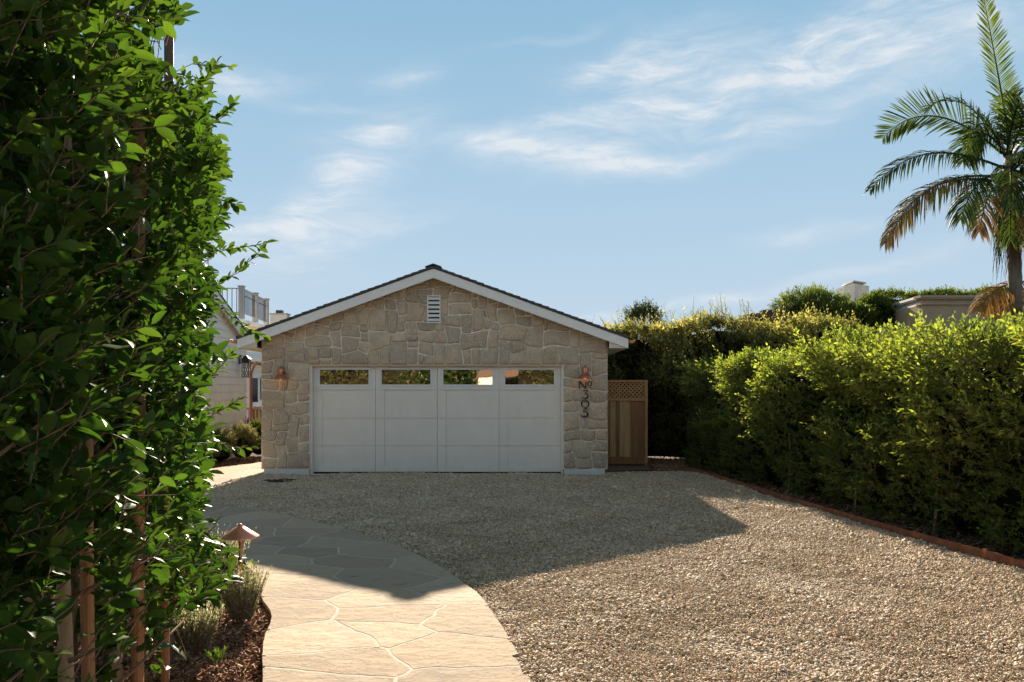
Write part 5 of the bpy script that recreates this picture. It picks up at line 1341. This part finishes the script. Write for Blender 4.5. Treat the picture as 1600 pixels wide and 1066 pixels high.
MB().box((lcx-.085, ld_-.085, z1_-.10), (lcx+.085, ld_+.085, z1_-.001)).build('lantern_hood', M_BLACK, lan)
m_ = MB()
for sx_ in (-1, 1):
    for sy_ in (-1, 1): m_.bar((lcx+.08*sx_, ld_+.08*sy_, z0_), (lcx+.08*sx_, ld_+.08*sy_, z1_-.1), .014, .014, (0, 1, 0))
for sy_ in (-1, 1):
    for k in range(3):
        a0 = lcx-.075+k*.05; zz0, zz1 = z0_, z1_-.10; zm = (zz0+zz1)/2
        m_.bar((a0, ld_+.081*sy_, zz0), (a0+.05, ld_+.081*sy_, zm), .007, .007, (0, 1, 0)); m_.bar((a0+.05, ld_+.081*sy_, zm), (a0, ld_+.081*sy_, zz1), .007, .007, (0, 1, 0))
        m_.bar((a0+.05, ld_+.083*sy_, zz0), (a0, ld_+.083*sy_, zm), .007, .007, (0, 1, 0)); m_.bar((a0, ld_+.083*sy_, zm), (a0+.05, ld_+.083*sy_, zz1), .007, .007, (0, 1, 0))
m_.build('cage', M_BLACK, lan); box('base', (lcx-.09, ld_-.09, z0_-.02), (lcx+.09, ld_+.09, z0_), M_BLACK, lan)
# garden sofa glimpsed past the corner
sofa = thing('garden_sofa', 'wooden garden sofa with white cushions glimpsed past the garage corner', 'sofa', (rx(398, 27), 27, 0))
K = 27.0
for px_ in (389.5, 394, 399, 404, 410): box('slat', (rx(px_, K)-.03, K, 0), (rx(px_, K)+.03, K+.04, .99), M_WOODFRAME, sofa)
box('arm_rest', (rx(386, K), K-.05, .99), (rx(412, K), K+.6, 1.05), M_WOODFRAME, sofa); box('frame', (rx(386, K), K+.05, .4), (rx(412, K), K+.55, .5), M_WOODFRAME, sofa)
box('cushion', (rx(391, K), K+.02, 1.052), (rx(403, K), K+.4, 1.24), M_CUSHION, sofa, .06); box('cushion', (rx(397, K), K+.42, 1.052), (rx(412, K), K+.6, 1.32), M_CUSHION, sofa, .05)

# shrubs at the house foot
def shrub(px, py, d, rx_, rz__, m, label, seed, leaf=.05, nm='round_shrub'):
    c = P(px, py, d); bush(nm, label, 'shrub', (c.x, c.y, rz__*.82), rx_, rx_, rz__, 620, leaf, [m, M_TWIGDARK], .12, 8, seed, z0=0, up=.5, young=.7, width=.6, core=M_CORE, lump=.15, grp='shrubs at the foot of the cream wall')
shrub(344, 700, 17.9, .36, .38, M_OLIVE, 'low olive-grey shrub partly behind the ficus leaves', 81)
shrub(379, 690, 18.6, .34, .43, M_OLIVE, 'round olive-green shrub at the foot of the cream wall', 82)
shrub(403, 690, 19.4, .26, .47, M_GREENSHRUB, 'darker green shrub tucked against the garage corner', 83)
shrub(315, 700, 17.2, .34, .36, M_OLIVE, 'olive-grey shrub farthest left at the cream wall, mostly hidden', 84)
fl = MB(); r_ = random.Random(3)
for k in range(60):
    px_ = r_.uniform(345, 412); b = P(px_, 690, 19.9); b.z = .3; tp = b+Vector((r_.uniform(-.05, .05), 0, r_.uniform(.45, .68)))
    fl.tube([b, tp], .004, 3, False); fl.tube([tp-Vector((0, 0, .12)), tp-Vector((0, 0, .05)), tp+Vector((0, 0, .02))], [.008, .013, .004], 5)
tag(fl.build('salvia_flowers', M_PURPLE), 'thin purple flower spikes standing behind the round shrubs', 'flowers')

# ================================================================ PATH LAMP and small plants in the left bed
lx, ly = (375.5-800)/F*5.9, 5.9; zt_ = EYE+(HZ-818)/F*5.9
pl_ = thing('path_lamp', 'copper path lamp with a wide conical hat beside the flagstones', 'path lamp', (lx, ly, -.04))
MB().lathe((lx, ly, zt_), [(0, .0), (.010, -.002), (.011, -.010), (.016, -.013), (.016, -.020), (.032, -.026), (.133, -.094), (.136, -.100), (.134, -.103), (.030, -.034), (0, -.03)], 40).build('lamp_hat', M_COPPER_NEW, pl_, True)
for k in range(1): MB().lathe((lx, ly, zt_), [(0, -.1), (.016, -.1), (.019, -.12), (.0155, -.128), (.0155, -.14)], 16).build('collar', M_COPPER, pl_, True)
MB().tube([(lx, ly, -.05), (lx, ly, zt_-.03)], .0125, 14).build('lamp_stem', M_COPPER, pl_, True)

def upright_plant(px, py, d, h_, rad, label, seed, m=M_LAV, n=150, leaf=.030, k=24, nm='lavender_plant', cat='plant', w_=1.6):
    r = np.random.default_rng(seed); c = P(px, py, d); c.z = -.04
    th = thing(nm, label, cat, (c.x, c.y, -.04))
    a = r.uniform(0, 6.28, n); rr = rad*np.sqrt(r.random(n))
    base = np.stack([c.x+np.cos(a)*rr*.5, c.y+np.sin(a)*rr*.5, np.full(n, .02)], 1)
    dirs = np.stack([np.cos(a)*rr/h_*.8, np.sin(a)*rr/h_*.8, np.ones(n)], 1)+r.normal(0, .06, (n, 3))
    B, A, Nn, Sz, Yg, tw = twig_leaves(base, dirs, h_*.9, k, leaf, .5, .06, .9, .2, seed=seed, gravity=.6)
    leaf_mesh('foliage', B, A, Nn, Sz, Yg, [m, M_TWIG], th, LEAF4, tw, .002, .5*w_, seed=seed)
    return th
upright_plant(377, 930, 5.55, .33, .15, 'grey-green lavender tuft in front of the path lamp', 91, n=300)
upright_plant(303, 990, 4.9, .26, .15, 'pale grey lavender tuft under the ficus leaves on the mulch', 92, n=220)
upright_plant(345, 900, 6.6, .42, .2, 'lavender clump behind the path lamp under the ficus', 93, n=110)
upright_plant(338, 1040, 4.62, .085, .06, 'tiny fresh green sprout in the bark mulch', 94, M_FICUS, 18, .035, 6, 'green_sprout', 'plant', 1.2)

# ================================================================ BEHIND THE VIEWER (mirrored in the door panes)
hbk = lambda s_: 5.2+.25*np.sin(s_*1.3)
hedge('street_hedge', 'tall hedge across the street behind the viewer, seen mirrored in the door panes', 'hedge', [(16, -12), (0, -12.3), (-18, -12)][::-1], hbk, 1.5, .16, [M_OLDHEDGE, M_TWIGDARK], 26, .4, 8, M_COREOLD, seed=41, young_top=.8, lump=.5)
ct = thing('white_cottage', 'low white wall with dark eaves behind the viewer, mirrored in the door panes', 'house', (-3, -11, 0))
for a, b in ((-5.2, -3.35), (-3.0, -1.95), (-1.65, -.75)): box('wall', (a, -11.2, 0), (b, -11, 2.40), M_STUCCOWHITE, ct)
box('post', (-3.34, -11.1, 0), (-3.01, -10.9, 2.40), M_BRICKROOF, ct); box('post', (-1.94, -11.1, 0), (-1.66, -10.9, 2.40), M_BRICKROOF, ct)
box('roof', (-5.9, -11.6, 2.41), (.3, -10.9, 2.72), M_BRICKROOF, ct); box('post', (-5.6, -11.1, 0), (-5.21, -10.9, 2.40), M_BRICKROOF, ct)
